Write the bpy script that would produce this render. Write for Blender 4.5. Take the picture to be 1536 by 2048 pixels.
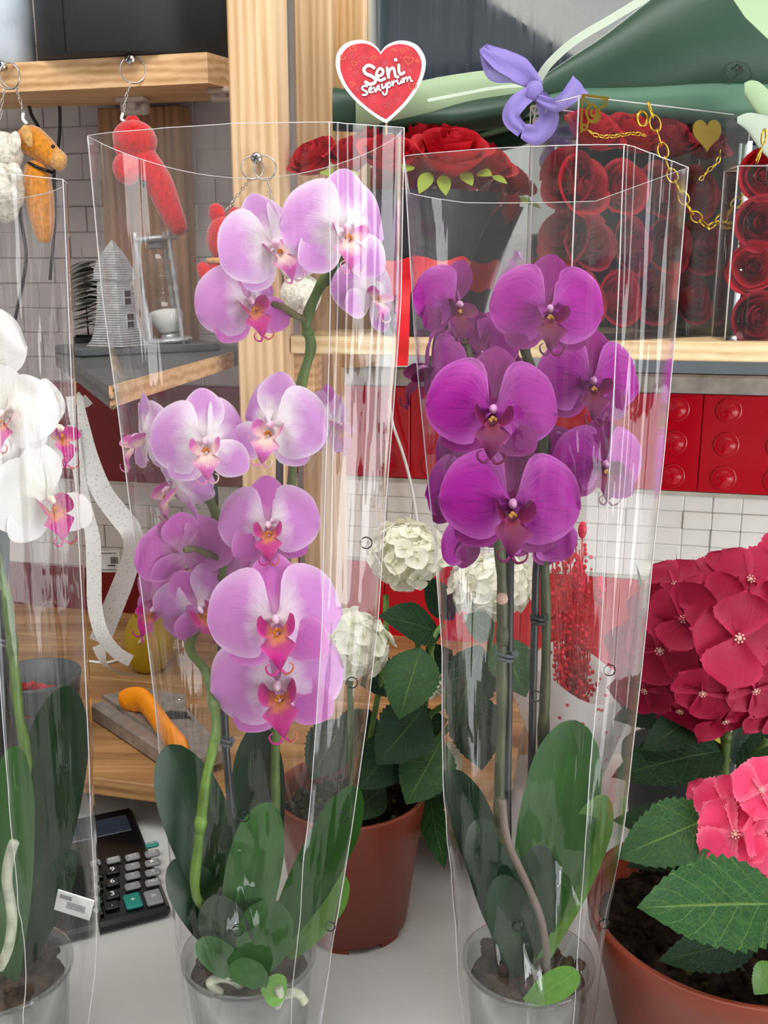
import bpy, math, random
from mathutils import Vector, Matrix, Euler, noise
for _o in list(bpy.data.objects): bpy.data.objects.remove(_o)
S = bpy.context.scene
V = Vector
PI = math.pi
# ------------------------------------------------------------------ camera
FPX = 2000.0                                  # focal length in pixels of the 1536x2048 frame
PITCH = math.atan(474 / FPX)
CAM = V((0, 0, 1.52))
cp, sp = math.cos(PITCH), math.sin(PITCH)
_c = bpy.data.cameras.new('camera'); _c.lens = FPX * 36 / 2048; _c.sensor_width = 36; _c.clip_start = 0.02
cam = bpy.data.objects.new('camera', _c); S.collection.objects.link(cam)
cam.location = CAM; cam.rotation_euler = (PI/2 - PITCH, 0, 0)
S.camera = cam
# ------------------------------------------------------------------ world, lights, exposure
S.view_settings.view_transform = 'Standard'; S.view_settings.look = 'None'
S.view_settings.gamma = 1; S.view_settings.use_curve_mapping = False
S.view_settings.exposure = -0.52
w = bpy.data.worlds.new('overcast_sky'); S.world = w; w.use_nodes = True
bg = w.node_tree.nodes['Background']; bg.inputs[0].default_value = (0.90, 0.95, 1.0, 1); bg.inputs[1].default_value = 0.30
def area(name, loc, target, sx, sy, power, col=(1, 1, 1)):
    l = bpy.data.lights.new(name, 'AREA'); l.shape = 'RECTANGLE'; l.size = sx; l.size_y = sy; l.energy = power; l.color = col
    o = bpy.data.objects.new(name, l); S.collection.objects.link(o); o.location = loc
    o.rotation_euler = (V(target) - V(loc)).to_track_quat('-Z', 'Y').to_euler(); return o
area('shopfront_daylight', (2.4, -1.1, 1.42), (0, 0.9, 1.25), 1.1, 2.5, 64, (0.97, 0.985, 1.0))
area('ceiling_panel_light', (-0.4, 0.1, 3.3), (-0.4, 0.1, 0), 1.6, 1.0, 66, (1.0, 0.985, 0.96))

_s = bpy.data.lights.new('sun', 'SUN'); _s.energy = 30; _s.angle = 0.01; _s.color = (0.97, 0.98, 1)
sun = bpy.data.objects.new('sun', _s); S.collection.objects.link(sun); sun.rotation_euler = (math.radians(4), math.radians(20), 0)   # high sun, only reaches the ground outside
# ------------------------------------------------------------------ pixel helpers (where a thing really stands)
PSI = math.radians(13.5)                      # the wall is turned a little: its right side is nearer
UX = V((math.cos(PSI), -math.sin(PSI), 0)); NX = V((math.sin(PSI), math.cos(PSI), 0))
NW = 1.70                                     # distance of the back wall along NX
TZ = 0.80; CZ = 0.875; SZ = 1.431; DZ = 1.40  # table, counter, right shelf, dark shelf tops
def ray(px, py):
    a = (px - 768) / FPX; b = (1024 - py) / FPX
    return V((a, cp + b*sp, -sp + b*cp))
def at(px, py, Y): d = ray(px, py); return CAM + d * (Y / d.y)
def atz(px, py, Z): d = ray(px, py); return CAM + d * ((Z - CAM.z) / d.z)
def atn(px, py, n): d = ray(px, py); return CAM + d * (n / NX.dot(d))
def mpp(px, py, Y): d = ray(px, py); return Y / d.y / FPX
def W(u, n, z): return UX*u + NX*n + V((0, 0, z))
def uof(px, py, n): return atn(px, py, n).dot(UX)

# ------------------------------------------------------------------ mesh building
ORG = {}
class MB:
    def __init__(s): s.v = []; s.f = []; s.uv = []; s.mi = []; s.sm = []
    def add(s, vs, fs, mi=0, uv=None, smooth=True):
        b = len(s.v); s.v += [V(p) for p in vs]; s.uv += (uv or [(0, 0)]*len(vs))
        for f in fs: s.f.append([i + b for i in f]); s.mi.append(mi); s.sm.append(smooth)
        return s
    def box(s, c, size, rot=None, mi=0):
        hx, hy, hz = size[0]/2, size[1]/2, size[2]/2
        vs = [V((x, y, z)) for x in (-hx, hx) for y in (-hy, hy) for z in (-hz, hz)]
        if rot is not None: vs = [rot @ p for p in vs]
        return s.add([p + V(c) for p in vs], [(0,1,3,2),(4,6,7,5),(0,4,5,1),(2,3,7,6),(0,2,6,4),(1,5,7,3)], mi, smooth=False)
    def wbox(s, u0, u1, n0, n1, z0, z1, mi=0, bev=0.0):
        c = W((u0+u1)/2, (n0+n1)/2, (z0+z1)/2)
        return s.rbox(c, (u1-u0, n1-n0, z1-z0), Matrix.Rotation(-PSI, 3, 'Z'), bev, mi)
    def rbox(s, c, size, rot=None, bev=0.002, mi=0):      # box with chamfered edges
        if bev <= 0: return s.box(c, size, rot, mi)
        h = [d/2 for d in size]; vs = []; idx = {}
        for sx in (-1, 1):
            for sy in (-1, 1):
                for sz in (-1, 1):
                    for k in range(3):
                        p = [sx*(h[0]-bev), sy*(h[1]-bev), sz*(h[2]-bev)]; p[k] = (sx, sy, sz)[k]*h[k]
                        idx[(sx, sy, sz, k)] = len(vs); vs.append(V(p))
        fs = []
        for k in range(3):
            a, b = [(1, 2), (2, 0), (0, 1)][k]
            for q in (-1, 1):
                l = []
                for (x, y) in ((-1,-1),(1,-1),(1,1),(-1,1)):
                    t = [0,0,0]; t[k] = q; t[a] = x; t[b] = y; l.append(idx[(*t, k)])
                fs.append(l if q > 0 else l[::-1])
        for k in range(3):                                 # edges along axis k
            a, b = [(1, 2), (2, 0), (0, 1)][k]
            for x in (-1, 1):
                for y in (-1, 1):
                    t0 = [0,0,0]; t0[a] = x; t0[b] = y; t1 = list(t0); t0[k] = -1; t1[k] = 1
                    l = [idx[(*t0, a)], idx[(*t1, a)], idx[(*t1, b)], idx[(*t0, b)]]
                    fs.append(l if x*y < 0 else l[::-1])
        for key in [(x, y, z) for x in (-1,1) for y in (-1,1) for z in (-1,1)]:
            l = [idx[(*key, 0)], idx[(*key, 1)], idx[(*key, 2)]]
            fs.append(l if key[0]*key[1]*key[2] > 0 else l[::-1])
        if rot is not None: vs = [rot @ p for p in vs]
        return s.add([p + V(c) for p in vs], fs, mi, smooth=False)
    def tube(s, pts, r, n=8, mi=0, caps=True, closed=False):
        pts = [V(p) for p in pts]; m = len(pts)
        rr = r if isinstance(r, (list, tuple)) else [r]*m
        up = None; vs = []; uv = []
        for i, p in enumerate(pts):
            if closed: t = pts[(i+1) % m] - pts[i-1]
            else: t = pts[min(i+1, m-1)] - pts[max(i-1, 0)]
            t.normalize()
            if up is None: up = t.cross(V((0, 0, 1)) if abs(t.z) < 0.9 else V((1, 0, 0))).normalized()
            up = (up - t*up.dot(t)); up = up.normalized() if up.length > 1e-6 else t.orthogonal().normalized()
            q = t.cross(up)
            for k in range(n):
                a = 2*PI*k/n; vs.append(p + (up*math.cos(a) + q*math.sin(a))*rr[i]); uv.append((k/n, i/max(1, m-1)))
        fs = [(i*n+k, i*n+(k+1) % n, ((i+1) % m)*n+(k+1) % n, ((i+1) % m)*n+k) for i in range(m if closed else m-1) for k in range(n)]
        if caps and not closed: fs += [list(range(n))[::-1], [(m-1)*n+k for k in range(n)]]
        return s.add(vs, fs, mi, uv)
    def grid(s, fn, nu, nv, mi=0, smooth=True, closev=False):
        vs = []; uv = []
        for i in range(nu+1):
            for j in range(nv+1):
                u, v = i/nu, j/nv; vs.append(V(fn(u, v))); uv.append((u, v))
        fs = [(i*(nv+1)+j, (i+1)*(nv+1)+j, (i+1)*(nv+1)+j+1, i*(nv+1)+j+1) for i in range(nu) for j in range(nv)]
        return s.add(vs, fs, mi, uv, smooth)
    def lathe(s, prof, c=(0, 0, 0), n=32, mi=0, rot=None, sx=1, sy=1, closed_caps=True):
        vs = []; uv = []; m = len(prof)
        for i, (r, z) in enumerate(prof):
            for k in range(n):
                a = 2*PI*k/n; p = V((r*math.cos(a)*sx, r*math.sin(a)*sy, z))
                if rot is not None: p = rot @ p
                vs.append(p + V(c)); uv.append((k/n, i/max(1, m-1)))
        fs = [(i*n+k, i*n+(k+1) % n, (i+1)*n+(k+1) % n, (i+1)*n+k) for i in range(m-1) for k in range(n)]
        if closed_caps:
            if prof[0][0] > 1e-5: fs.append(list(range(n))[::-1])
            if prof[-1][0] > 1e-5: fs.append([(m-1)*n+k for k in range(n)])
        return s.add(vs, fs, mi, uv)
    def ball(s, c, r, rot=None, mi=0, n=14, m=9):
        if not isinstance(r, (tuple, list)): r = (r, r, r)
        vs = []; fs = []; uv = []
        for i in range(m+1):
            th = PI*i/m
            for k in range(n):
                a = 2*PI*k/n; p = V((r[0]*math.sin(th)*math.cos(a), r[1]*math.sin(th)*math.sin(a), r[2]*math.cos(th)))
                if rot is not None: p = rot @ p
                vs.append(p + V(c)); uv.append((k/n, i/m))
        for i in range(m):
            for k in range(n): fs.append((i*n+k, (i+1)*n+k, (i+1)*n+(k+1) % n, i*n+(k+1) % n))
        return s.add(vs, fs, mi, uv)
    def torus(s, c, R, r, rot=None, n=22, k=7, mi=0, sx=1, sy=1):
        pts = []
        for i in range(n):
            a = 2*PI*i/n; p = V((R*math.cos(a)*sx, R*math.sin(a)*sy, 0))
            if rot is not None: p = rot @ p
            pts.append(p + V(c))
        return s.tube(pts, r, k, mi, closed=True)
    def prism(s, pts, d, mi=0, smooth=False):             # closed outline pushed along vector d
        n = len(pts); pts = [V(p) for p in pts]; d = V(d)
        return s.add(pts + [p + d for p in pts], [list(range(n)), [n+i for i in range(n)][::-1]] + [(i, n+i, n+(i+1) % n, (i+1) % n) for i in range(n)], mi, smooth=smooth)
    def strip(s, pts, wd, nrm, thick=0.0006, mi=0):       # flat brush stroke with round ends, standing proud by thick
        pts = [V(p) for p in pts]; m = len(pts); ww = wd if isinstance(wd, (list, tuple)) else [wd]*m
        nrm = V(nrm).normalized(); L = []; Rr = []
        for i, p in enumerate(pts):
            t = (pts[min(i+1, m-1)] - pts[max(i-1, 0)]).normalized(); q = t.cross(nrm).normalized()
            L.append(p + q*ww[i]/2); Rr.append(p - q*ww[i]/2)
        s.nst = getattr(s, 'nst', 0) + 1; thick += 1.2e-5*(s.nst % 40)
        vs = [p + nrm*thick for p in L + Rr]; s.add(vs, [(i, i+1, m+i+1, m+i) for i in range(m-1)], mi)
        for i in (0, m-1):
            thick += 3e-6
            a0 = (L[i] - pts[i]); b0 = nrm.cross(a0)
            s.add([pts[i] + nrm*thick] + [pts[i] + a0*math.cos(2*PI*k/12) + b0*math.sin(2*PI*k/12) + nrm*thick for k in range(12)], [(0, 1+k, 1+(k+1) % 12) for k in range(12)], mi)
        return s
    def mesh(s, name, mats, org=V((0, 0, 0))):
        me = bpy.data.meshes.new(name); me.from_pydata([p - org for p in s.v], [], s.f)
        for m in (mats if isinstance(mats, (list, tuple)) else [mats]): me.materials.append(m)
        me.polygons.foreach_set('material_index', s.mi); me.polygons.foreach_set('use_smooth', s.sm)
        uvl = me.uv_layers.new(name='UVMap'); li = [0]*len(me.loops); me.loops.foreach_get('vertex_index', li)
        flat = []
        for i in li: flat += s.uv[i]
        uvl.data.foreach_set('uv', flat); me.update(); return me
    def build(s, name, mats, parent=None, org=None, label=None, local=False, kind=None):
        if org is None:
            lo = V([min(p[i] for p in s.v) for i in range(3)]); hi = V([max(p[i] for p in s.v) for i in range(3)])
            org = (lo + hi)/2
            if parent is None: org.z = lo.z
        org = V(org); o = bpy.data.objects.new(name, s.mesh(name, mats, org)); S.collection.objects.link(o)
        if parent is not None:
            o.parent = parent; o.location = org - (V((0, 0, 0)) if local else ORG[parent])
        else: o.location = org
        ORG[o] = org if not local else V((0, 0, 0))
        if local: ORG[o] = org
        if label: o['label'] = label
        if kind: o['kind'] = kind
        return o
def link(name, me, parent, loc=(0, 0, 0), rot=None, scale=None, org=None):    # object from shared mesh data
    o = bpy.data.objects.new(name, me); S.collection.objects.link(o); o.parent = parent; o.location = loc
    if rot is not None:
        if isinstance(rot, Matrix): o.rotation_euler = rot.to_euler()
        else: o.rotation_euler = rot
    if scale is not None: o.scale = scale if isinstance(scale, (tuple, list)) else (scale,)*3
    if org is not None: ORG[o] = V(org)
    return o
def tag(o, label, cat, group=None, kind=None):
    o['label'] = label; o['category'] = cat
    if group: o['group'] = group
    if kind: o['kind'] = kind
    return o
def thing(name, label, cat, loc, group=None):
    o = bpy.data.objects.new(name, None); S.collection.objects.link(o); o.location = loc; o.empty_display_size = 0.02
    ORG[o] = V(loc); return tag(o, label, cat, group)
def spline(pts, k=6):                                      # Catmull-Rom through points
    pts = [V(p) for p in pts]; out = []
    for i in range(len(pts)-1):
        p0, p1, p2, p3 = pts[max(i-1, 0)], pts[i], pts[i+1], pts[min(i+2, len(pts)-1)]
        for j in range(k):
            t = j/k; out.append(0.5*((2*p1) + (p2-p0)*t + (2*p0-5*p1+4*p2-p3)*t*t + (3*p1-p0-3*p2+p3)*t**3))
    return out + [pts[-1]]
def smooth(tab, k=5): return [(p.x, max(0, p.y)) for p in spline([V((a, b, 0)) for a, b in tab], k)]
def interp(tab, x):
    if x <= tab[0][0]: return tab[0][1:] if len(tab[0]) > 2 else tab[0][1]
    for a, b in zip(tab, tab[1:]):
        if x <= b[0]:
            t = (x - a[0])/(b[0] - a[0]); r = [p + (q-p)*t for p, q in zip(a[1:], b[1:])]
            return r if len(r) > 1 else r[0]
    return tab[-1][1:] if len(tab[-1]) > 2 else tab[-1][1]

# ------------------------------------------------------------------ materials
def col(h):
    h = h.lstrip('#'); c = [int(h[i:i+2], 16)/255 for i in (0, 2, 4)]
    return tuple((x/12.92 if x <= 0.04045 else ((x+0.055)/1.055)**2.4) for x in c) + (1,)
class N:
    def __init__(s, name):
        s.m = bpy.data.materials.new(name); s.m.use_nodes = True; s.t = s.m.node_tree; s.b = s.t.nodes['Principled BSDF']; s.out = s.t.nodes['Material Output']
    def n(s, typ, **kw):
        x = s.t.nodes.new(typ)
        for k, v in kw.items():
            if k.startswith('i_'): x.inputs[int(k[2:])].default_value = v
            else: setattr(x, k, v)
        return x
    def l(s, a, b): s.t.links.new(a, b)
    def math(s, op, a, b=None, clamp=False):
        x = s.n('ShaderNodeMath', operation=op, use_clamp=clamp)
        for i, q in enumerate((a, b)):
            if q is None: continue
            if isinstance(q, (int, float)): x.inputs[i].default_value = q
            else: s.l(q, x.inputs[i])
        return x.outputs[0]
    def mix(s, f, a, b, blend='MIX'):
        x = s.n('ShaderNodeMix', data_type='RGBA', blend_type=blend)
        for i, q in ((0, f), (6, a), (7, b)):
            if isinstance(q, (int, float, tuple)): x.inputs[i].default_value = q
            else: s.l(q, x.inputs[i])
        return x.outputs[2]
    def ramp(s, f, stops):
        x = s.n('ShaderNodeValToRGB'); e = x.color_ramp.elements
        while len(e) < len(stops): e.new(0.5)
        for i, (p, c) in enumerate(stops): e[i].position = p; e[i].color = c if len(c) == 4 else (*c, 1)
        s.l(f, x.inputs[0]); return x.outputs[0]
    def noise(s, vec, scale, detail=3, rough=0.5, dist=0):
        x = s.n('ShaderNodeTexNoise'); x.inputs['Scale'].default_value = scale; x.inputs['Detail'].default_value = detail
        x.inputs['Roughness'].default_value = rough; x.inputs['Distortion'].default_value = dist
        if vec is not None: s.l(vec, x.inputs['Vector'])
        return x.outputs['Fac']
    def mapping(s, vec, scale=(1, 1, 1), rot=(0, 0, 0)):
        x = s.n('ShaderNodeMapping'); x.inputs['Scale'].default_value = scale; x.inputs['Rotation'].default_value = rot; s.l(vec, x.inputs[0]); return x.outputs[0]
    def tc(s, which='Object'): return s.n('ShaderNodeTexCoord').outputs[which]
    def bump(s, h, strength=0.3, dist=0.002):
        x = s.n('ShaderNodeBump'); x.inputs['Strength'].default_value = strength; x.inputs['Distance'].default_value = dist
        s.l(h, x.inputs['Height']); s.l(x.outputs[0], s.b.inputs['Normal']); return x.outputs[0]
    def set(s, color=None, rough=0.5, metal=0, spec=0.5, **kw):
        if color is not None:
            if isinstance(color, tuple): s.b.inputs['Base Color'].default_value = color
            else: s.l(color, s.b.inputs['Base Color'])
        s.b.inputs['Roughness'].default_value = rough; s.b.inputs['Metallic'].default_value = metal; s.b.inputs['Specular IOR Level'].default_value = spec
        for k, v in kw.items(): s.b.inputs[k].default_value = v
        return s.m
def plain(name, h, rough=0.5, metal=0, spec=0.5, var=0.08, scale=30, bump=0.0, bscale=200, **kw):
    k = N(name); c = col(h); tcv = k.tc()
    f = k.noise(tcv, scale, 4)
    c2 = tuple(x*(1-var*2) for x in c[:3]) + (1,); c1 = tuple(min(1, x*(1+var)) for x in c[:3]) + (1,)
    m = k.set(k.ramp(f, [(0.3, c2), (0.7, c1)]), rough, metal, spec, **kw)
    if bump: k.bump(k.noise(tcv, bscale, 3), bump)
    return m
def wood(name, dark, light, axis=0, scale=1.0, rough=0.55, knots=True):
    k = N(name); t = k.tc()
    sc = [14*scale]*3; sc[axis] = 0.9*scale
    v = k.mapping(t, tuple(sc))
    f = k.noise(v, 3.0, 6, 0.6, 0.8)
    sc2 = [90*scale]*3; sc2[axis] = 3*scale
    g = k.noise(k.mapping(t, tuple(sc2)), 2.5, 3, 0.6)
    w_ = k.n('ShaderNodeTexWave', wave_type='BANDS', bands_direction='XYZ'[(axis+2) % 3] if axis != 2 else 'X'); sc3 = [10*scale]*3; sc3[axis] = 0.7*scale
    k.l(k.mapping(t, tuple(sc3)), w_.inputs['Vector']); w_.inputs['Scale'].default_value = 2.2; w_.inputs['Distortion'].default_value = 5; w_.inputs['Detail'].default_value = 3; w_.inputs['Detail Scale'].default_value = 1.2
    mixf = k.math('ADD', k.math('MULTIPLY', f, 0.55), k.math('ADD', k.math('MULTIPLY', w_.outputs['Fac'], 0.25), k.math('MULTIPLY', g, 0.25)))
    c = k.ramp(mixf, [(0.28, col(dark)), (0.48, tuple((a+b)/2 for a, b in zip(col(dark), col(light)))), (0.68, col(light))])
    m = k.set(c, rough); k.bump(g, 0.12, 0.001); return m

M = {}
def petal_mat(name, base, mid, edge, vein, amt=0.5, rough=0.55, m0=0.18, m1=0.5, m2=0.9, vs=0.35, trans=0.28):
    k = N(name); uv = k.n('ShaderNodeUVMap').outputs[0]
    sep = k.n('ShaderNodeSeparateXYZ'); k.l(uv, sep.inputs[0]); u, v = sep.outputs[0], sep.outputs[1]
    d = k.math('MULTIPLY', k.math('ABSOLUTE', k.math('SUBTRACT', v, 0.5)), 2.0)
    rim = k.math('MAXIMUM', k.math('POWER', d, 4.0), k.math('POWER', u, 9.0))
    nz = k.noise(k.mapping(uv, (3, 3, 1)), 1.5, 3)
    uu = k.math('ADD', u, k.math('MULTIPLY', k.math('SUBTRACT', nz, 0.5), 0.35))
    c = k.ramp(uu, [(m0, col(base)), (m1, col(mid)), (m2, col(mid))])
    c = k.mix(k.math('MULTIPLY', rim, 0.75, True), c, col(edge))
    vn = k.noise(k.mapping(uv, (2.4, 26, 1)), 1.0, 3, 0.7, 0.5)
    vf = k.math('MULTIPLY', k.math('SUBTRACT', vn, 0.5, ), 4.0, True)
    c = k.mix(k.math('MULTIPLY', vf, vs), c, col(vein))
    k.set(c, rough, 0, 0.35)
    k.bump(k.noise(k.mapping(uv, (6, 44, 1)), 1.0, 3), 0.35, 0.0012)
    tr = k.n('ShaderNodeBsdfTranslucent'); k.l(c, tr.inputs[0]); mx = k.n('ShaderNodeMixShader'); mx.inputs[0].default_value = trans
    k.l(k.b.outputs[0], mx.inputs[1]); k.l(tr.outputs[0], mx.inputs[2]); k.l(mx.outputs[0], k.out.inputs[0]); return k.m
def leaf_mat(name, dark, light, vein, side=7.0, rough=0.35, vw=0.45, trans=0.15, spec=0.5):
    k = N(name); uv = k.n('ShaderNodeUVMap').outputs[0]
    sep = k.n('ShaderNodeSeparateXYZ'); k.l(uv, sep.inputs[0]); u, v = sep.outputs[0], sep.outputs[1]
    d = k.math('MULTIPLY', k.math('ABSOLUTE', k.math('SUBTRACT', v, 0.5)), 2.0)
    midrib = k.math('SUBTRACT', 1.0, k.math('MULTIPLY', d, 22.0), True)
    nz = k.noise(k.mapping(uv, (6, 6, 1)), 1.0, 3)
    c = k.mix(nz, col(dark), col(light))
    hgt = midrib
    if side:
        ph = k.math('ADD', k.math('MULTIPLY', k.math('SUBTRACT', u, k.math('MULTIPLY', d, 0.28)), side), k.math('MULTIPLY', nz, 0.25))
        fr = k.math('ABSOLUTE', k.math('SUBTRACT', k.math('FRACT', ph), 0.5))
        sv = k.math('SUBTRACT', 1.0, k.math('MULTIPLY', fr, 18.0), True)
        hgt = k.math('MAXIMUM', midrib, k.math('MULTIPLY', sv, 0.6))
        fine = k.n('ShaderNodeTexVoronoi', feature='DISTANCE_TO_EDGE'); k.l(k.mapping(uv, (22, 14, 1)), fine.inputs['Vector']); fine.inputs['Scale'].default_value = 1.0
        fv = k.math('SUBTRACT', 1.0, k.math('MULTIPLY', fine.outputs['Distance'], 9.0), True)
        c = k.mix(k.math('MULTIPLY', fv, 0.12), c, col(vein))
        hb = k.math('ADD', k.math('MULTIPLY', fv, -0.25), k.math('MULTIPLY', hgt, -1.0))
        k.bump(hb, 0.5, 0.0015)
    else:
        k.bump(k.noise(k.mapping(uv, (1.5, 40, 1)), 1.0, 2), 0.12, 0.001)
    c = k.mix(k.math('MULTIPLY', hgt, vw), c, col(vein))
    k.set(c, rough, 0, spec)
    tr = k.n('ShaderNodeBsdfTranslucent'); k.l(c, tr.inputs[0]); mx = k.n('ShaderNodeMixShader'); mx.inputs[0].default_value = trans
    k.l(k.b.outputs[0], mx.inputs[1]); k.l(tr.outputs[0], mx.inputs[2]); k.l(mx.outputs[0], k.out.inputs[0]); return k.m
def film_mat(name, ior=1.62, gain=1.0, haze=0.004, rough=0.03, tint=(0.985, 0.982, 0.985, 1), bs=0.3, sc=(60, 60, 2.5), scratch=False):
    k = N(name); t = k.tc()
    nz = k.noise(k.mapping(t, sc), 1.0, 3, 0.5)
    nz2 = k.noise(t, 14, 2)
    b = k.n('ShaderNodeBump'); b.inputs['Strength'].default_value = bs; b.inputs['Distance'].default_value = 0.004
    k.l(k.math('ADD', nz, k.math('MULTIPLY', nz2, 0.8)), b.inputs['Height'])
    geo = k.n('ShaderNodeNewGeometry'); dot = k.n('ShaderNodeVectorMath', operation='DOT_PRODUCT'); k.l(b.outputs[0], dot.inputs[0]); k.l(geo.outputs['Incoming'], dot.inputs[1])
    r0 = ((ior-1)/(ior+1))**2
    sch = k.math('ADD', k.math('MULTIPLY', k.math('POWER', k.math('SUBTRACT', 1.0, k.math('ABSOLUTE', dot.outputs['Value']), True), 5.0), 1-r0), r0)
    gl = k.n('ShaderNodeBsdfGlossy'); gl.inputs['Roughness'].default_value = rough; gl.inputs[0].default_value = (1, 1, 1, 1); k.l(b.outputs[0], gl.inputs['Normal'])
    tr = k.n('ShaderNodeBsdfTransparent'); tr.inputs[0].default_value = tint
    df = k.n('ShaderNodeBsdfDiffuse'); df.inputs[0].default_value = (0.85, 0.85, 0.87, 1)
    m1 = k.n('ShaderNodeMixShader'); k.l(tr.outputs[0], m1.inputs[1]); k.l(df.outputs[0], m1.inputs[2])
    if scratch:
        s1 = k.noise(k.mapping(t, (140, 140, 9), (0.2, 0.15, 0.3)), 1.0, 4, 0.7, 0.6)
        k.l(k.math('ADD', k.math('MULTIPLY', k.math('SUBTRACT', s1, 0.6, True), scratch), haze), m1.inputs[0])
    else: m1.inputs[0].default_value = haze
    m2 = k.n('ShaderNodeMixShader'); k.l(k.math('MULTIPLY', sch, gain, True), m2.inputs[0]); k.l(m1.outputs[0], m2.inputs[1]); k.l(gl.outputs[0], m2.inputs[2])
    k.l(m2.outputs[0], k.out.inputs[0]); return k.m
M['film'] = film_mat('clear_cellophane')
M['film_edge_highlight'] = plain('cellophane_edge_highlight', '#d8d4d6', 0.25, 0, 0.6, 0.03)  # pale tone of the film edges, also used as painted highlights on edges and folds
M['acrylic'] = film_mat('clear_acrylic', 1.4, 1.0, 0.004, 0.02, (0.97, 0.97, 0.97, 1), 0.02)
M['shrink'] = film_mat('shrink_film', 1.4, 0.8, 0.002, 0.04, (0.99, 0.99, 0.99, 1), 0.35, (60, 60, 5), 0.22)
M['glass'] = film_mat('clear_glass', 1.5, 1.0, 0.01, 0.01, (0.96, 0.97, 0.96, 1), 0.0)
M['pine'] = wood('pine_wood', '#c29a6a', '#ecc9a0', 2, 1.0)
M['pine_x'] = wood('pine_wood_along', '#b98755', '#e6bd8e', 0, 1.0)
M['pine_pale'] = wood('pale_pine_wood', '#d3ae78', '#f3dcb2', 0, 1.0)
M['pine_mid'] = wood('golden_pine_wood', '#b0844c', '#dcb684', 2, 1.2)
M['counter_wood'] = wood('counter_wood', '#6f4826', '#b88c5a', 0, 0.8)
M['brown_wood'] = wood('brown_wood', '#6d4a2e', '#a07650', 2, 1.0)
M['dark_board'] = wood('dark_stained_board', '#3d3f42', '#6b6c6d', 0, 1.0, 0.45)
M['white_wall'] = plain('white_wall_paint', '#b5afad', 0.6, 0, 0.5, 0.02)
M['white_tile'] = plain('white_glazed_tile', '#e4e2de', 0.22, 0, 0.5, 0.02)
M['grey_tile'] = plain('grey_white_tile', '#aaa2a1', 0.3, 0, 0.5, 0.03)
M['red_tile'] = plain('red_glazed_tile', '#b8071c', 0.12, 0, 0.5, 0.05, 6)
M['shaded_red_tile'] = plain('shaded_red_glazed_tile', '#6a0209', 0.3, 0, 0.4, 0.05, 6)  # the red tile again, with the left wall's shade put into its colour
M['grout'] = plain('tile_grout', '#b9b4a8', 0.8, 0, 0.2, 0.1)
M['ledge'] = plain('grey_plaster_ledge', '#a5a19a', 0.8, 0, 0.2, 0.15, 40, 0.4, 60)
M['tabletop'] = plain('white_laminate', '#cdcecb', 0.35, 0, 0.4, 0.05, 5)
M['black'] = plain('matte_black_card', '#25282b', 0.55, 0, 0.4, 0.05)
M['black_gloss'] = plain('black_plastic', '#0b0c0e', 0.22, 0, 0.5, 0.05)
M['paleblue'] = plain('pale_blue_card', '#b9c3cd', 0.5)
M['steel'] = plain('bright_steel', '#c8c8c6', 0.25, 1, 0.5, 0.04)
M['tool_steel'] = plain('worn_tool_steel', '#a39b93', 0.38, 0.45, 0.5, 0.15, 60)
M['pewter'] = plain('silvery_pewter', '#bcbec0', 0.38, 0.45, 0.5, 0.14, 90)
M['gold'] = plain('gold_metal', '#d8b24a', 0.25, 1, 0.5, 0.08)
M['gold_card'] = plain('brushed_gold', '#b59a48', 0.35, 0.8, 0.5, 0.06)
M['silver_card'] = plain('silver_white_card', '#dcdbe0', 0.35, 0.2, 0.5, 0.04)
def plush(name, h):
    return plain(name, h, 0.95, 0, 0.1, 0.18, 160, 0.9, 320, **{'Sheen Weight': 0.6})
M['plush_red'] = plush('red_plush', '#d0121f'); M['plush_orange'] = plush('orange_plush', '#d98a22'); M['plush_white'] = plush('white_plush', '#ece8d8')
M['plush_tan'] = plush('tan_plush', '#dba660')
M['bead'] = plain('black_bead', '#0a0808', 0.15)
M['white'] = plain('white_card', '#efeeec', 0.5, 0, 0.4, 0.02)
M['paper'] = plain('white_paper', '#e6e4e0', 0.7, 0, 0.2, 0.03)
M['terracotta'] = plain('terracotta_plastic', '#8a3a24', 0.38, 0, 0.45, 0.06, 8)
M['soil'] = plain('dark_potting_soil', '#241b13', 0.95, 0, 0.1, 0.6, 90, 1.0, 120)
M['moss'] = plain('mossy_soil', '#4a4426', 0.95, 0, 0.1, 0.5, 120, 1.0, 150)
M['bark'] = plain('orchid_bark', '#4a3a2c', 0.9, 0, 0.15, 0.4, 60, 0.8, 90)
M['root'] = plain('silvery_orchid_root', '#b9bca6', 0.7, 0, 0.2, 0.2, 80, 0.4)
M['potfilm'] = film_mat('clear_pot_plastic', 1.5, 1.0, 0.04, 0.1, (0.84, 0.86, 0.86, 1), 0.1)
M['stem'] = plain('green_stem', '#5e7a34', 0.45, 0, 0.4, 0.2, 40)
M['stem_dark'] = plain('dark_olive_stem', '#4c5433', 0.5, 0, 0.4, 0.25, 40)
M['stem_brown'] = plain('olive_brown_stem', '#6f6a45', 0.5, 0, 0.4, 0.25, 40)
M['stake'] = plain('black_plastic_stake', '#1a1b20', 0.45)
M['stake_grey'] = plain('grey_plastic_stake', '#4a5257', 0.45)
M['orchid_leaf'] = leaf_mat('orchid_leaf', '#194414', '#336e1b', '#387528', 0, 0.36, 0.3, 0.15)
M['orchid_leaf_dark'] = leaf_mat('dark_orchid_leaf', '#0a2310', '#173d1a', '#1f4921', 0, 0.36, 0.3, 0.1)
M['orchid_leaf_light'] = leaf_mat('light_orchid_leaf', '#4f8f34', '#86b656', '#a2c877', 0, 0.33, 0.3, 0.3)
M['hyd_leaf'] = leaf_mat('hydrangea_leaf', '#14381a', '#255a24', '#86a550', 7, 0.5, 0.55, 0.12, 0.35)
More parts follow.
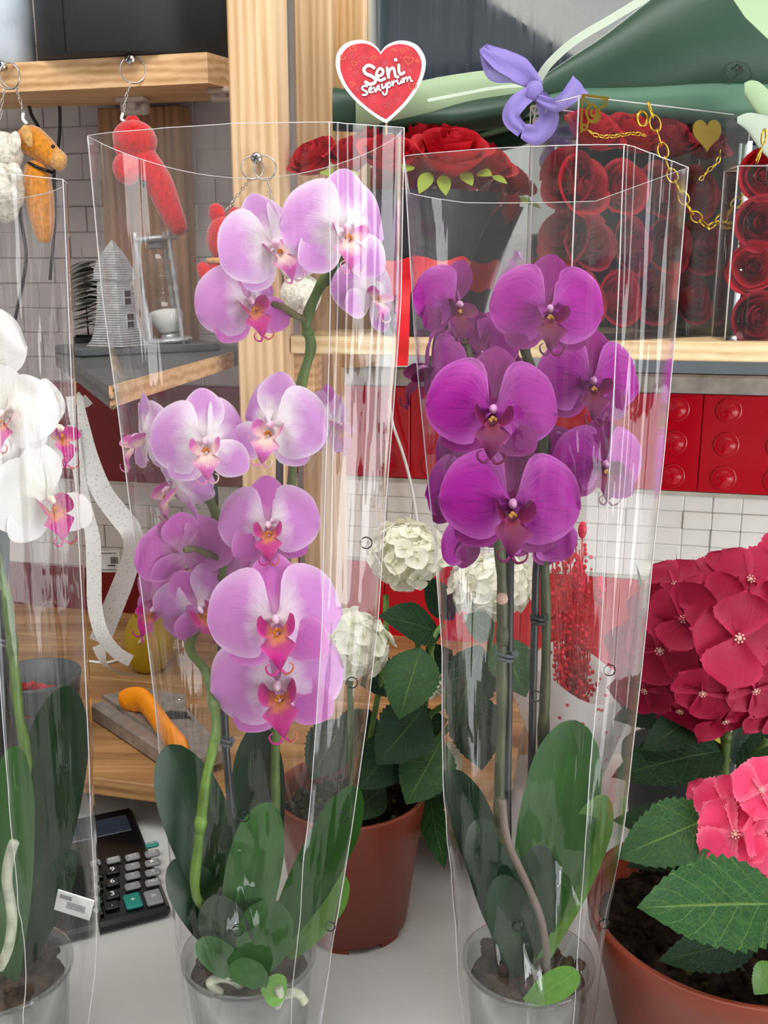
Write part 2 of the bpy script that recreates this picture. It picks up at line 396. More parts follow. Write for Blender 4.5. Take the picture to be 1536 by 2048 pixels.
M['hyd_leaf_dark'] = leaf_mat('dark_hydrangea_leaf', '#0a2413', '#163a1b', '#587a3e', 7, 0.52, 0.5, 0.08, 0.3)
M['rose_leaf'] = leaf_mat('lime_sepal_leaf', '#7fa032', '#b6c94e', '#8aa03a', 0, 0.5, 0.4, 0.3)
M['rose'] = petal_mat('red_rose_petal', '#8d0612', '#c20a1e', '#c81828', '#7c0310', vs=0.25, rough=0.6, trans=0.12)
M['rose_dark'] = petal_mat('dark_red_rose_petal', '#74101f', '#a31228', '#b02035', '#5c0715', vs=0.25, rough=0.6, trans=0.12)
M['hyd_white'] = petal_mat('ivory_hydrangea_petal', '#eef2d0', '#faf8e6', '#fdfcf2', '#e8ebc8', vs=0.2, trans=0.3)
M['hyd_red'] = petal_mat('crimson_hydrangea_petal', '#bc2450', '#a80a3a', '#c42856', '#70042a', vs=0.5, m0=0.05, m1=0.3, trans=0.18)
M['hyd_pink'] = petal_mat('bright_pink_hydrangea_petal', '#f77f9c', '#ee3f70', '#f98ba6', '#c81f52', vs=0.4, m0=0.05, m1=0.3, trans=0.25)
M['hyd_eye'] = plain('pale_pink_floret_eye', '#e8b8a8', 0.6)
M['lilac'] = petal_mat('lilac_orchid_petal', '#f8eff5', '#d68ad6', '#ecd2ec', '#c070c8', vs=0.28, m0=0.07, m1=0.33)
M['lilac_pale'] = petal_mat('pale_lilac_orchid_petal', '#f8f3f5', '#d898dc', '#f7f0f6', '#cf92d8', vs=0.25, m0=0.15, m1=0.42)
M['lilac_deep'] = petal_mat('deep_lilac_orchid_petal', '#e6b0da', '#cf6cc2', '#e2a0da', '#a8449e', vs=0.35, m0=0.05, m1=0.28)
M['purple'] = petal_mat('purple_orchid_petal', '#b83cae', '#ac169c', '#cf70c8', '#6c0664', vs=0.75, m0=0.05, m1=0.25)
M['purple_sepal'] = petal_mat('plum_orchid_sepal', '#96347c', '#8e1878', '#ac4498', '#520844', vs=0.75, m0=0.05, m1=0.3)
M['white_petal'] = petal_mat('white_orchid_petal', '#eef0e2', '#f4f3f2', '#f7f6f5', '#e6e4e4', vs=0.2)
M['lip_pink'] = petal_mat('magenta_orchid_lip', '#d9863e', '#b81c7c', '#d45aa8', '#7d0c40', vs=0.5, m0=0.1, m1=0.38, trans=0.15)
M['lip_pale'] = petal_mat('blush_orchid_lip', '#f1d8c8', '#cf5cae', '#e3a0d0', '#a83a3a', vs=0.5, m0=0.25, m1=0.6, trans=0.15)
M['lip_purple'] = petal_mat('maroon_orchid_lip', '#74203a', '#640b44', '#93307a', '#3c041f', vs=0.5, m0=0.15, m1=0.45, trans=0.1)
M['callus'] = plain('orange_callus', '#d07a18', 0.55, 0, 0.3, 0.4, 300)
M['callus_pale'] = plain('ochre_callus', '#c8924a', 0.55, 0, 0.3, 0.4, 300)
M['column'] = plain('blush_column', '#ecc9dc', 0.5, 0, 0.4, 0.1, 120)
M['column_purple'] = plain('pinkish_white_column', '#d79ccc', 0.5, 0, 0.4, 0.25, 120)
M['column_white'] = plain('ivory_column', '#eee9d0', 0.5)
# ------------------------------------------------------------------ setting
def struct(mb, name, mats):
    o = mb.build(name, mats, org=(0, 0, 0)); o['kind'] = 'structure'; return o
struct(MB().box((-0.55, -1.9, -0.02), (3.9, 8.8, 0.04)), 'floor', plain('grey_floor', '#8b8985', 0.5))
struct(MB().box((5.9, -1.9, -0.02), (9, 14, 0.04)), 'floor_outside', plain('pale_pavement', '#c2c3c3', 0.8))
struct(MB().box((0, -1.9, 3.54), (5, 8.8, 0.08)), 'ceiling', plain('white_ceiling', '#dcdad6', 0.7))
struct(MB().box((-1.75, -1.9, 1.75), (0.1, 8.8, 3.5)), 'wall_left', plain('cream_side_wall', '#c9c5be', 0.7))
wall = struct(MB().wbox(-2.2, 1.9, NW, NW + 0.1, 0, 3.5), 'wall_back', M['white_wall'])
wn = struct(MB().rbox((-1.69, -3.2, 2.80), (0.03, 3.4, 0.72), None, 0.004), 'mirrored_dark_panel', plain('dark_blue_panel_frame', '#2c3640', 0.4))  # unseen dark panel, added to give the mirror its dark rectangle
for yy in (-4.3, -3.2, -2.1): MB().rbox((-1.672, yy, 2.80), (0.008, 1.02, 0.62), None, 0.002).build('pane', plain('night_blue_panel', '#202b38', 0.1), wn)  # dark faces of the added panel
UL = uof(0, 600, NW) - 0.22; UP = uof(500, 700, NW); UR = uof(1536, 700, NW) + 0.12
ZR0, ZR1, ZR2 = 1.0176, 1.165, 1.334            # right tile bands
ZL0, ZL1, ZL2 = 0.962, 1.136, 1.325             # left tile bands
Rw = Matrix.Rotation(-PSI, 4, 'Z')
def tilemesh(name, sx, sz, d, mat, bev=0.0015):
    return MB().rbox((0, 0, 0), (sx, d, sz), None, bev).mesh(name, mat)
rnd = random.Random(3)
def tilefield(u0, u1, z0, z1, nu, nz, mats, name='tile', off=True, gap=0.0006):
    su, sz = (u1-u0)/nu, (z1-z0)/nz
    mes = [tilemesh(name, su-gap, sz-gap, 0.012, m) for m in mats]
    for i in range(nu):
        for j in range(nz):
            du = 0.5*su if (off and j % 2) else 0
            pr = rnd.choice([0.001, 0.002, 0.0035, 0.005])
            link(name, rnd.choice(mes), wall, W(u0 + (i+0.5)*su + du - (su*0.25 if off else 0), NW + 0.006 - pr, z0 + (j+0.5)*sz), (0, 0, -PSI))
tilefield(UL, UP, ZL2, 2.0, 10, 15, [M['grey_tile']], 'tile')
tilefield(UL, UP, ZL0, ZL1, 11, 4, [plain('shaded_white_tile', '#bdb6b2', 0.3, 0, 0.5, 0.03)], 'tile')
tilefield(UP + 0.02, UR, ZR0, ZR1, 21, 5, [M['white_tile']], 'tile', off=False)
def redfield(u0, u1, z0, z1, n, mat, dom):
    su = (u1-u0)/n; m = MB().rbox((0, 0, 0), (su-0.001, 0.012, z1-z0-0.004), None, 0.0015)
    if dom:
        rx = Matrix.Rotation(PI/2, 3, 'X')
        for i in range(3):
            for j in range(3):
                c = ((i-1)*su/3, -0.006, (j-1)*0.0555 - 0.0)
                r = 0.0205
                m.lathe([(r, 0.0), (r*0.97, 0.0022), (r*0.86, 0.0012), (r*0.55, 0.0040), (r*0.2, 0.0052), (0.0001, 0.0053)], c, 24, 0, rx)
    me = m.mesh('red_tile', mat)
    for i in range(n): link('red_tile', me, wall, W(u0+(i+0.5)*su, NW-0.001, (z0+z1)/2), (0, 0, -PSI))
redfield(uof(560, 900, NW), UR + 0.03, ZR1 + 0.004, ZR2, 4, M['red_tile'], True)
redfield(UP, UR, CZ - 0.04, ZR0 - 0.003, 4, M['red_tile'], False)
redfield(UL, UP, ZL1, ZL2, 3, M['shaded_red_tile'], False)
redfield(UL, UP, CZ - 0.04, ZL0, 3, M['shaded_red_tile'], False)
gr = MB(); gr.wbox(UP, UR, NW - 0.006, NW + 0.01, ZR1 - 0.002, ZR1 + 0.005); gr.wbox(UP, UR, NW - 0.006, NW + 0.01, ZR0 - 0.004, ZR0 + 0.001); gr.wbox(UL, UP, NW-0.006, NW+0.01, ZL1-0.002, ZL1+0.002)
gr.build('grout_line', M['grout'], wall)
MB().wbox(UP, UR, NW - 0.016, NW + 0.01, ZR2, 1.364, bev=0.004).build('plaster_ledge', M['ledge'], wall)

# mirror on the back wall behind the right shelf
k = N('mirror_glass'); t_ = k.tc()
k.set((0.80, 0.84, 0.85, 1), 0.05, 1.0); M['mirror'] = k.m
sm = k.noise(k.mapping(t_, (60, 60, 1.2), (0, 0.28, 0)), 1.0, 5, 0.7); k.l(k.ramp(sm, [(0.4, (0.015, 0.015, 0.015)), (0.75, (0.12, 0.12, 0.12))]), k.b.inputs['Roughness'])
um = uof(727, 120, NW)
mir = thing('wall_mirror', 'smeared mirror behind the heart sign and the roses, in a pine frame', 'mirror', W(um + 0.4, NW, 1.364))
MB().wbox(um, UR + 0.1, NW - 0.012, NW - 0.004, 1.366, 2.45).build('mirror_glass', M['mirror'], mir)
MB().wbox(uof(668, 120, 1.66), um, 1.655, NW, 1.366, 2.45, bev=0.003).build('frame', M['pine_mid'], mir)
MB().wbox(um - 0.004, um + 0.010, NW - 0.03, NW - 0.012, 1.366, 2.45, bev=0.002).build('frame_lip', M['pine'], mir)

# ------------------------------------------------------------------ table, counter, shelves
tb = thing('display_table', 'white laminate display table holding calculator, sleeves and pots', 'table', (0, 0.9, 0))
MB().rbox((0.05, 0.93, TZ - 0.015), (2.2, 0.98, 0.03), None, 0.004).build('tabletop', M['tabletop'], tb)
for x in (-0.95, 1.05):
    for y in (0.5, 1.36): MB().rbox((x, y, (TZ-0.03)/2), (0.05, 0.05, TZ-0.03), None, 0.003).build('leg', M['tabletop'], tb)
ct = thing('wooden_counter', 'knotty pine counter board along the tiled wall at left', 'counter', W(-0.4, 1.4, 0))
cu0, cu1 = -1.25, uof(1000, 1650, 1.08)
for i in range(4):
    n0 = 1.08 + i*0.154
    MB().wbox(cu0, cu1, n0, n0 + 0.1535, CZ - 0.026, CZ, bev=0.002).build('plank', M['counter_wood'], ct)
for u_ in (cu0 + 0.03, cu1 - 0.03):
    MB().wbox(u_ - 0.02, u_ + 0.02, 1.62, 1.69, 0, CZ - 0.026, bev=0.003).build('leg', M['brown_wood'], ct)
post = thing('shelf_post', 'wide pine post with two keyrings on its screw', 'post', W(0, 1.45, CZ))
pu0, pu1 = uof(461, 300, 1.42), uof(556, 300, 1.42)
MB().wbox(pu0, pu1, 1.42, 1.475, CZ, 2.6, bev=0.003).build('upright', M['pine'], post)
p2 = thing('rear_shelf_post', 'narrower pine post behind the left roses', 'post', W(0.2, 1.65, CZ))
MB().wbox(uof(592, 300, 1.62), uof(664, 300, 1.62), 1.62, 1.69, CZ, 2.6, bev=0.003).build('upright', M['pine'], p2)
MB().wbox(uof(582, 300, 1.66), uof(592, 300, 1.63), 1.665, 1.69, CZ, 2.6).build('side_strip', M['white_wall'], p2)
# upper left shelf
sh = thing('upper_shelf', 'pine wall shelf under the black hatbox, keyrings screwed to its front', 'shelf', W(-0.5, 1.55, 1.80))
n_f = 1.49; zt = atn(415, 104, n_f).z; zb = atn(415, 166, n_f).z; ue = uof(415, 130, n_f); ue2 = uof(463, 130, n_f + 0.05)
m = MB(); out = [W(-1.3, n_f, zb), W(ue, n_f, zb), W(ue2, n_f + 0.06, zb), W(ue2, n_f + 0.145, zb), W(-1.3, n_f + 0.145, zb)]
m.prism(out, (0, 0, zt - zb)); m.build('board', M['pine_x'], sh)
b1 = atn(270, 212, n_f + 0.1); b2 = atn(452, 185, n_f + 0.06)
for (b_, nm) in ((b1, 'bracket'), (b2, 'bracket')):
    m = MB().rbox(b_ + V((0, 0, 0)), (0.05, 0.012, 0.028), Matrix.Rotation(-PSI, 3, 'Z'), 0.003)
    m.rbox(V((b_.x, b_.y - 0.012, zb - 0.004)), (0.05, 0.03, 0.008), Matrix.Rotation(-PSI, 3, 'Z'), 0.002)
    m.ball(b_ + V((-0.002, -0.012, 0.0)), 0.008); m.ball(b_ + V((0.018, -0.010, -0.004)), 0.008)
    m.build(nm, M['glass'] if nm == 'x' else plain('clear_plastic_bracket', '#b9aaa0', 0.15, 0, 0.6), sh)
MB().wbox(uof(198, 300, 1.66), uof(366, 300, 1.66), 1.66, 1.697, DZ, zb, bev=0.002).build('batten', M['brown_wood'], sh)
# right shelf
rs = thing('rose_shelf', 'pale pine shelf carrying the rose boxes above the red tiles', 'shelf', W(0.4, 1.5, SZ - 0.03))
MB().wbox(pu1 + 0.002, UR + 0.1, 1.45, 1.685, SZ - 0.0265, SZ, bev=0.0015).build('board', M['pine_pale'], rs)
MB().wbox(pu0, pu1 + 0.03, 1.477, 1.52, SZ - 0.09, SZ - 0.03, bev=0.002).build('cross_batten', M['pine_x'], rs)
# dark diagonal shelf
ds = thing('corner_shelf', 'dark stained corner shelf with raw chipped edge under the hourglass', 'shelf', atz(215, 772, DZ) - V((0, 0, 0.03)))
A = atz(216, 772, DZ); B = atz(150, 728, DZ); C_ = atz(462, 704, DZ)
B2 = A + (B - A)*1.9; Bw = B2 + NX*(1.695 - B2.dot(NX)); Cw = C_ + NX*(1.655 - C_.dot(NX))
th = 0.024
MB().prism([A, C_, Cw, Bw, B2][::-1], (0, 0, -th)).build('board', M['dark_board'], ds)
e = (C_ - A).normalized(); q = V((e.y, -e.x, 0))
m = MB().prism([A + q*0.0005, A + q*0.004, C_ + q*0.004, C_ + q*0.0005], (0, 0, -th)); m.build('front_edge', M['pine_x'], ds)
m = MB()
for i in range(14):
    m.ball(A + (B-A).normalized()*rnd.uniform(-0.001, 0.004) + q*0.003 + e*rnd.uniform(0, 0.012) + V((0, 0, -rnd.uniform(0.002, th))), rnd.uniform(0.002, 0.004), n=5, m=4)
o = m.build('chipped_edge', plain('raw_chipboard', '#b59a78', 0.9, 0, 0.2, 0.4, 200), ds); o['kind'] = 'stuff'
# hatbox
hc = W(uof(262, 60, 1.56), 1.575, zt); hb = thing('hatbox', 'large round matte black hatbox on the pine shelf', 'box', hc)
r_ = 0.153
hy = 0.115
MB().lathe([(r_*0.97, 0.001), (r_, 0.004), (r_, 0.2), (r_*0.98, 0.2)], hc, 56, sy=hy/r_).build('body', M['black'], hb)
MB().lathe([(r_*1.015, 0.16), (r_*1.02, 0.162), (r_*1.02, 0.235), (r_*1.0, 0.24), (0.001, 0.241)], hc, 56, sy=hy/r_).build('lid', M['black'], hb)
MB().box(hc + V((-r_*0.55, -hy*0.84, 0.1)), (0.0012, 0.0012, 0.19)).build('seam', M['black_gloss'], hb)
c2 = W(uof(8, 60, 1.54), 1.54, zt); pb = thing('pale_hatbox', 'pale blue round box at the left end of the pine shelf', 'box', c2)
MB().lathe([(0.045, 0.0), (0.046, 0.002), (0.046, 0.16), (0.001, 0.16)], c2, 40).build('body', M['paleblue'], pb)
MB().lathe([(0.0475, 0.145), (0.0475, 0.19), (0.046, 0.192), (0.001, 0.192)], c2, 40).build('lid', M['paleblue'], pb)

# ------------------------------------------------------------------ keyrings and plush toys
def screw(px, py, n, parent):
    c = atn(px, py, n); rx = Matrix.Rotation(-PSI, 3, 'Z') @ Matrix.Rotation(PI/2, 3, 'X')
    m = MB().lathe([(0.0001, 0.0), (0.0032, 0.0), (0.0032, 0.010), (0.0085, 0.012), (0.0078, 0.0145), (0.004, 0.0165), (0.0001, 0.017)], c, 18, 0, rx)
    m.box(c - NX*0.0166, (0.009, 0.001, 0.0016), rx @ Matrix.Rotation(PI/4, 3, 'Z') @ Matrix.Identity(3), 1)
    s_ = m.build('screw', [M['steel'], M['bead']], parent)
    m2 = MB()
    for a in (0.5, 0.5 + PI/2):
        m2.box(c - NX*0.0172, (0.0095, 0.0008, 0.0018), Matrix.Rotation(-PSI, 3, 'Z') @ Matrix.Rotation(a, 3, 'Y'))
    m2.build('cross_slot', M['bead'], s_); return c
def ring(px, py, n, rpx, parent, tilt=0.2, name='split_ring'):
    c = atn(px, py, n); r = rpx*mpp(px, py, c.y)
    rot = Matrix.Rotation(tilt, 3, 'Z') @ Matrix.Rotation(PI/2, 3, 'X')
    m = MB().torus(c, r, 0.0011, rot, 30, 7); m.torus(c - V((0, 0.0016, 0)), r*0.99, 0.0010, rot, 30, 7); m.build(name, M['steel'], parent); return c
def chain(pts, parent, L=0.008, r=0.0006, w_=0.5, mat='steel', name='chain', sep=False, lab=None):
    pts = spline(pts, 12); d = [0]
    for a, b in zip(pts, pts[1:]): d.append(d[-1] + (b-a).length)
    n = max(2, int(d[-1]/(L*0.74))); m = MB(); first = None
    for i in range(n):
        s_ = d[-1]*(i+0.5)/n; j = max(1, next((k for k, x in enumerate(d) if x >= s_), len(d)-1))
        t = (s_-d[j-1])/max(1e-9, d[j]-d[j-1]); p = pts[j-1].lerp(pts[j], t); tan = (pts[j]-pts[j-1]).normalized()
        q = tan.to_track_quat('X', 'Z').to_matrix() @ Matrix.Rotation(PI/4 + (PI/2 if i % 2 else 0), 3, 'X')
        if sep:
            if first is None: first = MB().torus((0, 0, 0), L/2 - r, r, None, 16, 6, sy=w_).mesh('link', M[mat])
            link('link', first, parent, p - ORG[parent], q)
        else: m.torus(p, L/2 - r, r, q, 12, 5, sy=w_)
    if not sep: return m.build(name, M[mat], parent)
def egg(name, px, py, Y, rx, ry, rd, ang, mat, parent, dy=0):        # ellipsoid lump given by its pixel radii
    k = mpp(px, py, Y); c = at(px, py, Y + dy)
    m = MB().ball(c, (rx*k, rd*k, ry*k), Matrix.Rotation(-math.radians(ang), 3, 'Y'), n=20, m=13)
    for i, p in enumerate(m.v): m.v[i] = p + (p - c).normalized()*noise.noise(p*140)*0.0012
    return m.build(name, M[mat], parent)
def limb(name, pts, mat, parent):                                     # (px,py,Y,radius px)
    P = [(at(a, b, Y), r*mpp(a, b, Y)) for a, b, Y, r in pts]
    c = spline([p for p, r in P], 5); n = len(c); rr = [interp([(i/(len(P)-1), P[i][1]) for i in range(len(P))], j/(n-1)) for j in range(n)]
    d0 = (c[0]-c[1]).normalized(); d1 = (c[-1]-c[-2]).normalized()
    cc = [c[0] + d0*rr[0]*s for s in (0.98, 0.85, 0.5)] + c + [c[-1] + d1*rr[-1]*s for s in (0.5, 0.85, 0.98)]
    r2 = [rr[0]*s for s in (0.15, 0.52, 0.86)] + rr + [rr[-1]*s for s in (0.86, 0.52, 0.15)]
    return MB().tube(cc, r2, 16).build(name, M[mat], parent)
screw(268, 122, n_f, sh); screw(12, 135, n_f, sh); screw(519, 318, 1.42, post)
Yk = atn(268, 200, 1.455).y
kr = thing('plush_keychain', 'red plush teddy keychain hanging from the middle shelf screw', 'keychain', at(268, 360, Yk), 'plush toy keychains')
ring(266, 140, n_f - 0.006, 25, kr)
chain([at(260, 166, Yk), at(252, 195, Yk), at(246, 228, Yk)], kr, 0.009)
MB().tube(spline([at(246, 226, Yk), at(243, 238, Yk), at(250, 243, Yk)]), 0.0022).build('loop', M['white'], kr)
h_ = egg('head', 270, 280, Yk, 44, 38, 40, -8, 'plush_red', kr)
egg('ear', 265, 246, Yk, 16, 15, 9, 0, 'plush_red', h_); egg('ear', 242, 296, Yk, 14, 18, 10, 0, 'plush_red', h_, -0.01)
egg('arm', 253, 338, Yk, 27, 31, 24, 15, 'plush_red', kr, -0.012); limb('body', [(288, 318, Yk, 28), (318, 368, Yk, 29), (338, 415, Yk, 25), (356, 452, Yk, 19)], 'plush_red', kr)
MB().ball(at(287, 367, Yk - 0.02), 0.0045).build('bead', M['bead'], kr)
Yo = atn(70, 200, 1.455).y
ko = thing('plush_keychain', 'orange plush bear keychain in profile on the left shelf screw', 'keychain', at(80, 380, Yo), 'plush toy keychains')
ring(24, 152, n_f - 0.006, 24, ko, 0.7); chain([at(32, 178, Yo), at(40, 200, Yo), at(47, 226, Yo)], ko, 0.009)
MB().tube(spline([at(47, 226, Yo), at(46, 238, Yo), at(54, 248, Yo)]), 0.0026).build('loop', M['white'], ko)
h_ = limb('head', [(64, 282, Yo, 31), (88, 300, Yo, 27), (112, 320, Yo - 0.005, 19)], 'plush_orange', ko)
egg('ear', 55, 272, Yo - 0.028, 10, 22, 7, 12, 'plush_tan', h_); egg('snout', 116, 320, Yo - 0.008, 18, 21, 17, 0, 'plush_tan', h_)
MB().ball(at(106, 293, Yo - 0.024), 0.003).build('eye', M['bead'], h_); MB().torus(at(82, 336, Yo), 0.019, 0.0025, Matrix.Rotation(0.4, 3, 'Y')).build('neck_cord', M['bead'], ko)
limb('body', [(73, 345, Yo, 25), (78, 390, Yo, 29), (84, 435, Yo, 25), (88, 470, Yo, 17)], 'plush_orange', ko)
kw = thing('plush_keychain', 'white plush bear keychain at the left edge on the left shelf screw', 'keychain', at(10, 380, Yo), 'plush toy keychains')
ring(17, 152, n_f - 0.012, 25, kw, -0.2); chain([at(9, 178, Yo), at(4, 205, Yo), at(1, 240, Yo)], kw, 0.009)
h_ = egg('head', 4, 305, Yo - 0.01, 42, 40, 40, 0, 'plush_white', kw); egg('ear', 28, 287, Yo - 0.03, 14, 23, 8, -15, 'plush_white', h_)
limb('body', [(0, 350, Yo - 0.01, 42), (6, 390, Yo - 0.01, 48), (8, 415, Yo - 0.01, 30)], 'plush_white', kw); egg('arm', 30, 345, Yo - 0.04, 14, 20, 13, 20, 'plush_white', kw)
Yp = atn(500, 450, 1.385).y
k2 = thing('plush_keychain', 'red plush bear keychain with small round ear behind the hourglass', 'keychain', at(430, 560, Yp + .04), 'plush toy keychains')
Y2 = Yp + 0.03
ring(505, 336, 1.41, 22, k2, 0.1); chain([at(500, 358, Yp), at(480, 385, Y2), at(450, 425, Y2)], k2, 0.009)
h_ = egg('head', 446, 478, Y2, 33, 44, 34, 0, 'plush_red', k2); egg('ear', 434, 428, Y2, 17, 21, 12, 15, 'plush_red', h_); egg('ear', 470, 432, Y2, 15, 18, 12, -15, 'plush_red', h_)
MB().ball(at(440, 478, Y2 - 0.03), 0.003).build('eye', M['bead'], h_); egg('body', 440, 570, Y2, 38, 58, 34, 0, 'plush_red', k2); egg('arm', 412, 548, Y2 - 0.01, 16, 26, 15, 25, 'plush_red', k2); egg('leg', 418, 632, Y2 - 0.02, 16, 22, 18, 10, 'plush_red', k2)
MB().torus(at(446, 521, Y2), 0.021, 0.004).build('ribbon_collar', M['plush_tan'], k2)
k3 = thing('plush_keychain', 'white plush bear keychain on the post, half hidden by the upper lilac orchids', 'keychain', at(600, 560, Yp + .02), 'plush toy keychains')
ring(530, 336, 1.405, 23, k3, -0.25); chain([at(536, 360, Yp), at(545, 400, Yp), at(580, 470, Yp + .01)], k3, 0.009)
Y3 = Yp + 0.015
h_ = egg('head', 592, 525, Y3, 36, 36, 34, 0, 'plush_white', k3); egg('snout', 618, 535, Y3 - 0.015, 15, 13, 14, 0, 'plush_white', h_); egg('ear', 580, 495, Y3, 13, 13, 8, 0, 'plush_white', h_)
egg('body', 602, 588, Y3, 42, 40, 36, 0, 'plush_white', k3); egg('leg', 620, 612, Y3 - 0.03, 16, 14, 18, 0, 'plush_white', k3)
# cables under the shelf
def cord(name, label, pts, r, mat):
    return tag(MB().tube(spline(pts, 8), r, 7).build(name, mat), label, 'cord')
cab = plain('black_cable', '#141414', 0.4)
Yc = atn(100, 300, 1.62).y
cord('power_cord', 'thin black power cord hanging straight under the pine shelf', [at(118, 195, Yc), at(120, 240, Yc), at(117, 290, Yc), at(108, 345, Yc), at(110, 430, Yc), at(100, 560, Yc)], 0.0028, cab)
cord('power_cord', 'looped black power cord just right of the white plush bear', [at(56, 195, Yc), at(62, 228, Yc), at(78, 258, Yc), at(84, 300, Yc), at(52, 345, Yc), at(40, 420, Yc), at(52, 520, Yc), at(30, 640, Yc), at(20, 700, Yc)], 0.003, cab)
Yw = atn(800, 900, 1.67).y
cord('power_cord', 'thin white cord hanging down the tiles left of the purple orchid', [at(778, 800, Yw), at(786, 850, Yw), at(805, 905, Yw), at(822, 970, Yw), at(836, 1060, Yw), at(840, 1150, Yw)], 0.0028, M['white'])

# ------------------------------------------------------------------ hourglass ornament, receipt spike
P1 = atz(160, 716, DZ); P2 = atz(442, 702, DZ); e = (P2-P1).normalized(); q = V((-e.y, e.x, 0))
orn = thing('hourglass_ornament', 'pewter ornament with a crooked little house and an hourglass on dark shelf', 'ornament', P1.lerp(P2, 0.5))
base = MB(); ctr = P1.lerp(P2, 0.5) + q*0.055 + V((0, 0, 0.007)); ang = math.atan2(e.y, e.x)
base.rbox(ctr, ((P2-P1).length, 0.11, 0.014), Matrix.Rotation(ang, 3, 'Z'), 0.003); base.build('base_plate', plain('slate_grey_plate', '#5d6163', 0.4, 0.3), orn)
zt0 = DZ + 0.014
hp = P1 + e*0.075 + q*0.035; hp.z = zt0; kk = mpp(250, 600, hp.y)
prof = []; H = 205*kk
tab = [(0, 62), (.06, 52), (.15, 45), (.35, 38), (.55, 35), (.62, 34), (.63, 41), (.72, 39), (.82, 30), (.92, 15), (1, 2)]
for i in range(44):
    s_ = i/44; prof.append((interp(tab, s_)*kk*1.02, s_*H)); prof.append((interp(tab, s_ + 1/44)*kk*0.95, (s_ + 0.9/44)*H))
m = MB().lathe(prof, hp, 4, 0, Matrix.Rotation(math.radians(22), 3, 'Z')); m.sm = [False]*len(m.sm); hs = m.build('house', M['pewter'], orn)
a_ = math.radians(22 - 45); fn = V((math.cos(a_), math.sin(a_), 0)); fs = V((-fn.y, fn.x, 0))
for zf, rr in ((0.24, 41.5), (0.46, 36.5)):
    c = hp + fn*(rr*kk*0.735) + V((0, 0, H*zf)); R_ = Matrix((fs, fn, V((0, 0, 1)))).transposed()
    m = MB().rbox(c, (22*kk, 0.004, 32*kk), R_, 0.0005)
    wf = m.build('window_frame', M['pewter'], hs); m = MB()
    for i in (-1, 1):
        for j in (-1, 1): m.rbox(c + fn*0.0012 + fs*i*5*kk + V((0, 0, j*7.5*kk)), (8*kk, 0.004, 12*kk), R_, 0.0003)
# panes are darker
    m.build('pane', M['bead'], hs)
g0 = P1 + e*0.165 + q*0.04; g0.z = zt0; kk = mpp(370, 600, g0.y); tilt = Matrix.Rotation(math.radians(-5), 3, 'Y')
def gl(z): return g0 + tilt @ V((0, 0, z))
GH = 208*kk
for z0_, rad, nm in ((0.0, 45, 'lower_disc'), (GH - 0.008, 44, 'upper_disc')):
    MB().lathe([(rad*kk*.8, 0), (rad*kk, 0.002), (rad*kk, 0.005), (rad*kk*.9, 0.008), (rad*kk*.4, 0.0085), (0.0001, 0.0085)], gl(z0_), 28, 0, tilt).build(nm, M['pewter'], orn)
for a in (200, 320, 80):
    cpos = V((math.cos(math.radians(a))*40*kk, math.sin(math.radians(a))*40*kk, 0)); prof = []
    for i in range(27):
        s_ = i/26; prof.append(((3.2 + 1.6*abs(math.sin(s_*PI*4)) + (2.5 if i in (6, 13, 20) else 0))*kk, -0.004 + s_*(GH + 0.012)))
    MB().lathe(prof, g0 + tilt @ cpos, 10, 0, tilt).build('column', M['pewter'], orn)
gp = [(10, 14), (20, 22), (31, 38), (34, 55), (28, 78), (12, 94), (5, 101), (12, 108), (27, 122), (33, 142), (30, 162), (18, 180), (10, 190)]
MB().lathe([(r*kk, z*kk*1.02) for r, z in gp], g0, 28, 0, tilt, closed_caps=False).build('glass_bulb', M['glass'], orn)
MB().lathe([(0.0001, 0.2*kk*100)] + [(r*kk, z*kk) for r, z in [(18, 22), (29, 38), (32, 54), (30, 64), (15, 67), (0.01, 68)]], g0, 24, 0, tilt).build('sand', M['paper'], orn)
for z_ in (4, 184): MB().lathe([(17*kk, 0), (17*kk, 12*kk), (9*kk, 16*kk)], gl(z_*kk), 20, 0, tilt).build('collar', M['pewter'], orn)
sp0 = atz(182, 702, DZ); sp0 = V((sp0.x, sp0.y + 0.06, DZ))
kk = mpp(180, 640, sp0.y)
rsp = thing('receipt_spike', 'spike holding a thick curled stack of paper receipts, left of the ornament', 'receipt holder', sp0)
MB().rbox(sp0 + V((0, 0, 0.012)), (86*kk, 0.07, 0.024), None, 0.004).build('base', M['black_gloss'], rsp)
MB().tube([sp0 + V((-24*kk, 0, 0.02)), sp0 + V((-26*kk, 0, 195*kk))], [0.0014, 0.0006]).build('spike', M['steel'], rsp)
for i in range(27):
    z0_ = 0.026 + i*0.0041; bend = 0.007 + 0.014*(i/27); tw = rnd.uniform(-0.25, 0.25); wd = rnd.uniform(0.034, 0.044)*1.05; dl = rnd.uniform(0.03, 0.045)
    def sheet(u, v):
        x = (u - 0.42)*2*wd; d_ = (v - 0.5)*2*dl; xx = x*math.cos(tw) - d_*math.sin(tw)*.4; yy = x*math.sin(tw)*.4 + d_
        return sp0 + V((xx, yy, z0_ + 0.012 - bend*((u-0.42)*2)**2 + 0.002*math.sin(i*3 + u*5)))
    m = MB().grid(sheet, 10, 2); m.v += [p - V((0, 0, 0.0005)) for p in m.v]; n0 = len(m.uv); m.uv += m.uv[:n0]; m.f += [[x + n0 for x in f[::-1]] for f in m.f]; m.mi += m.mi[:]; m.sm += m.sm[:]
    m.build('receipt', M['paper'], rsp)
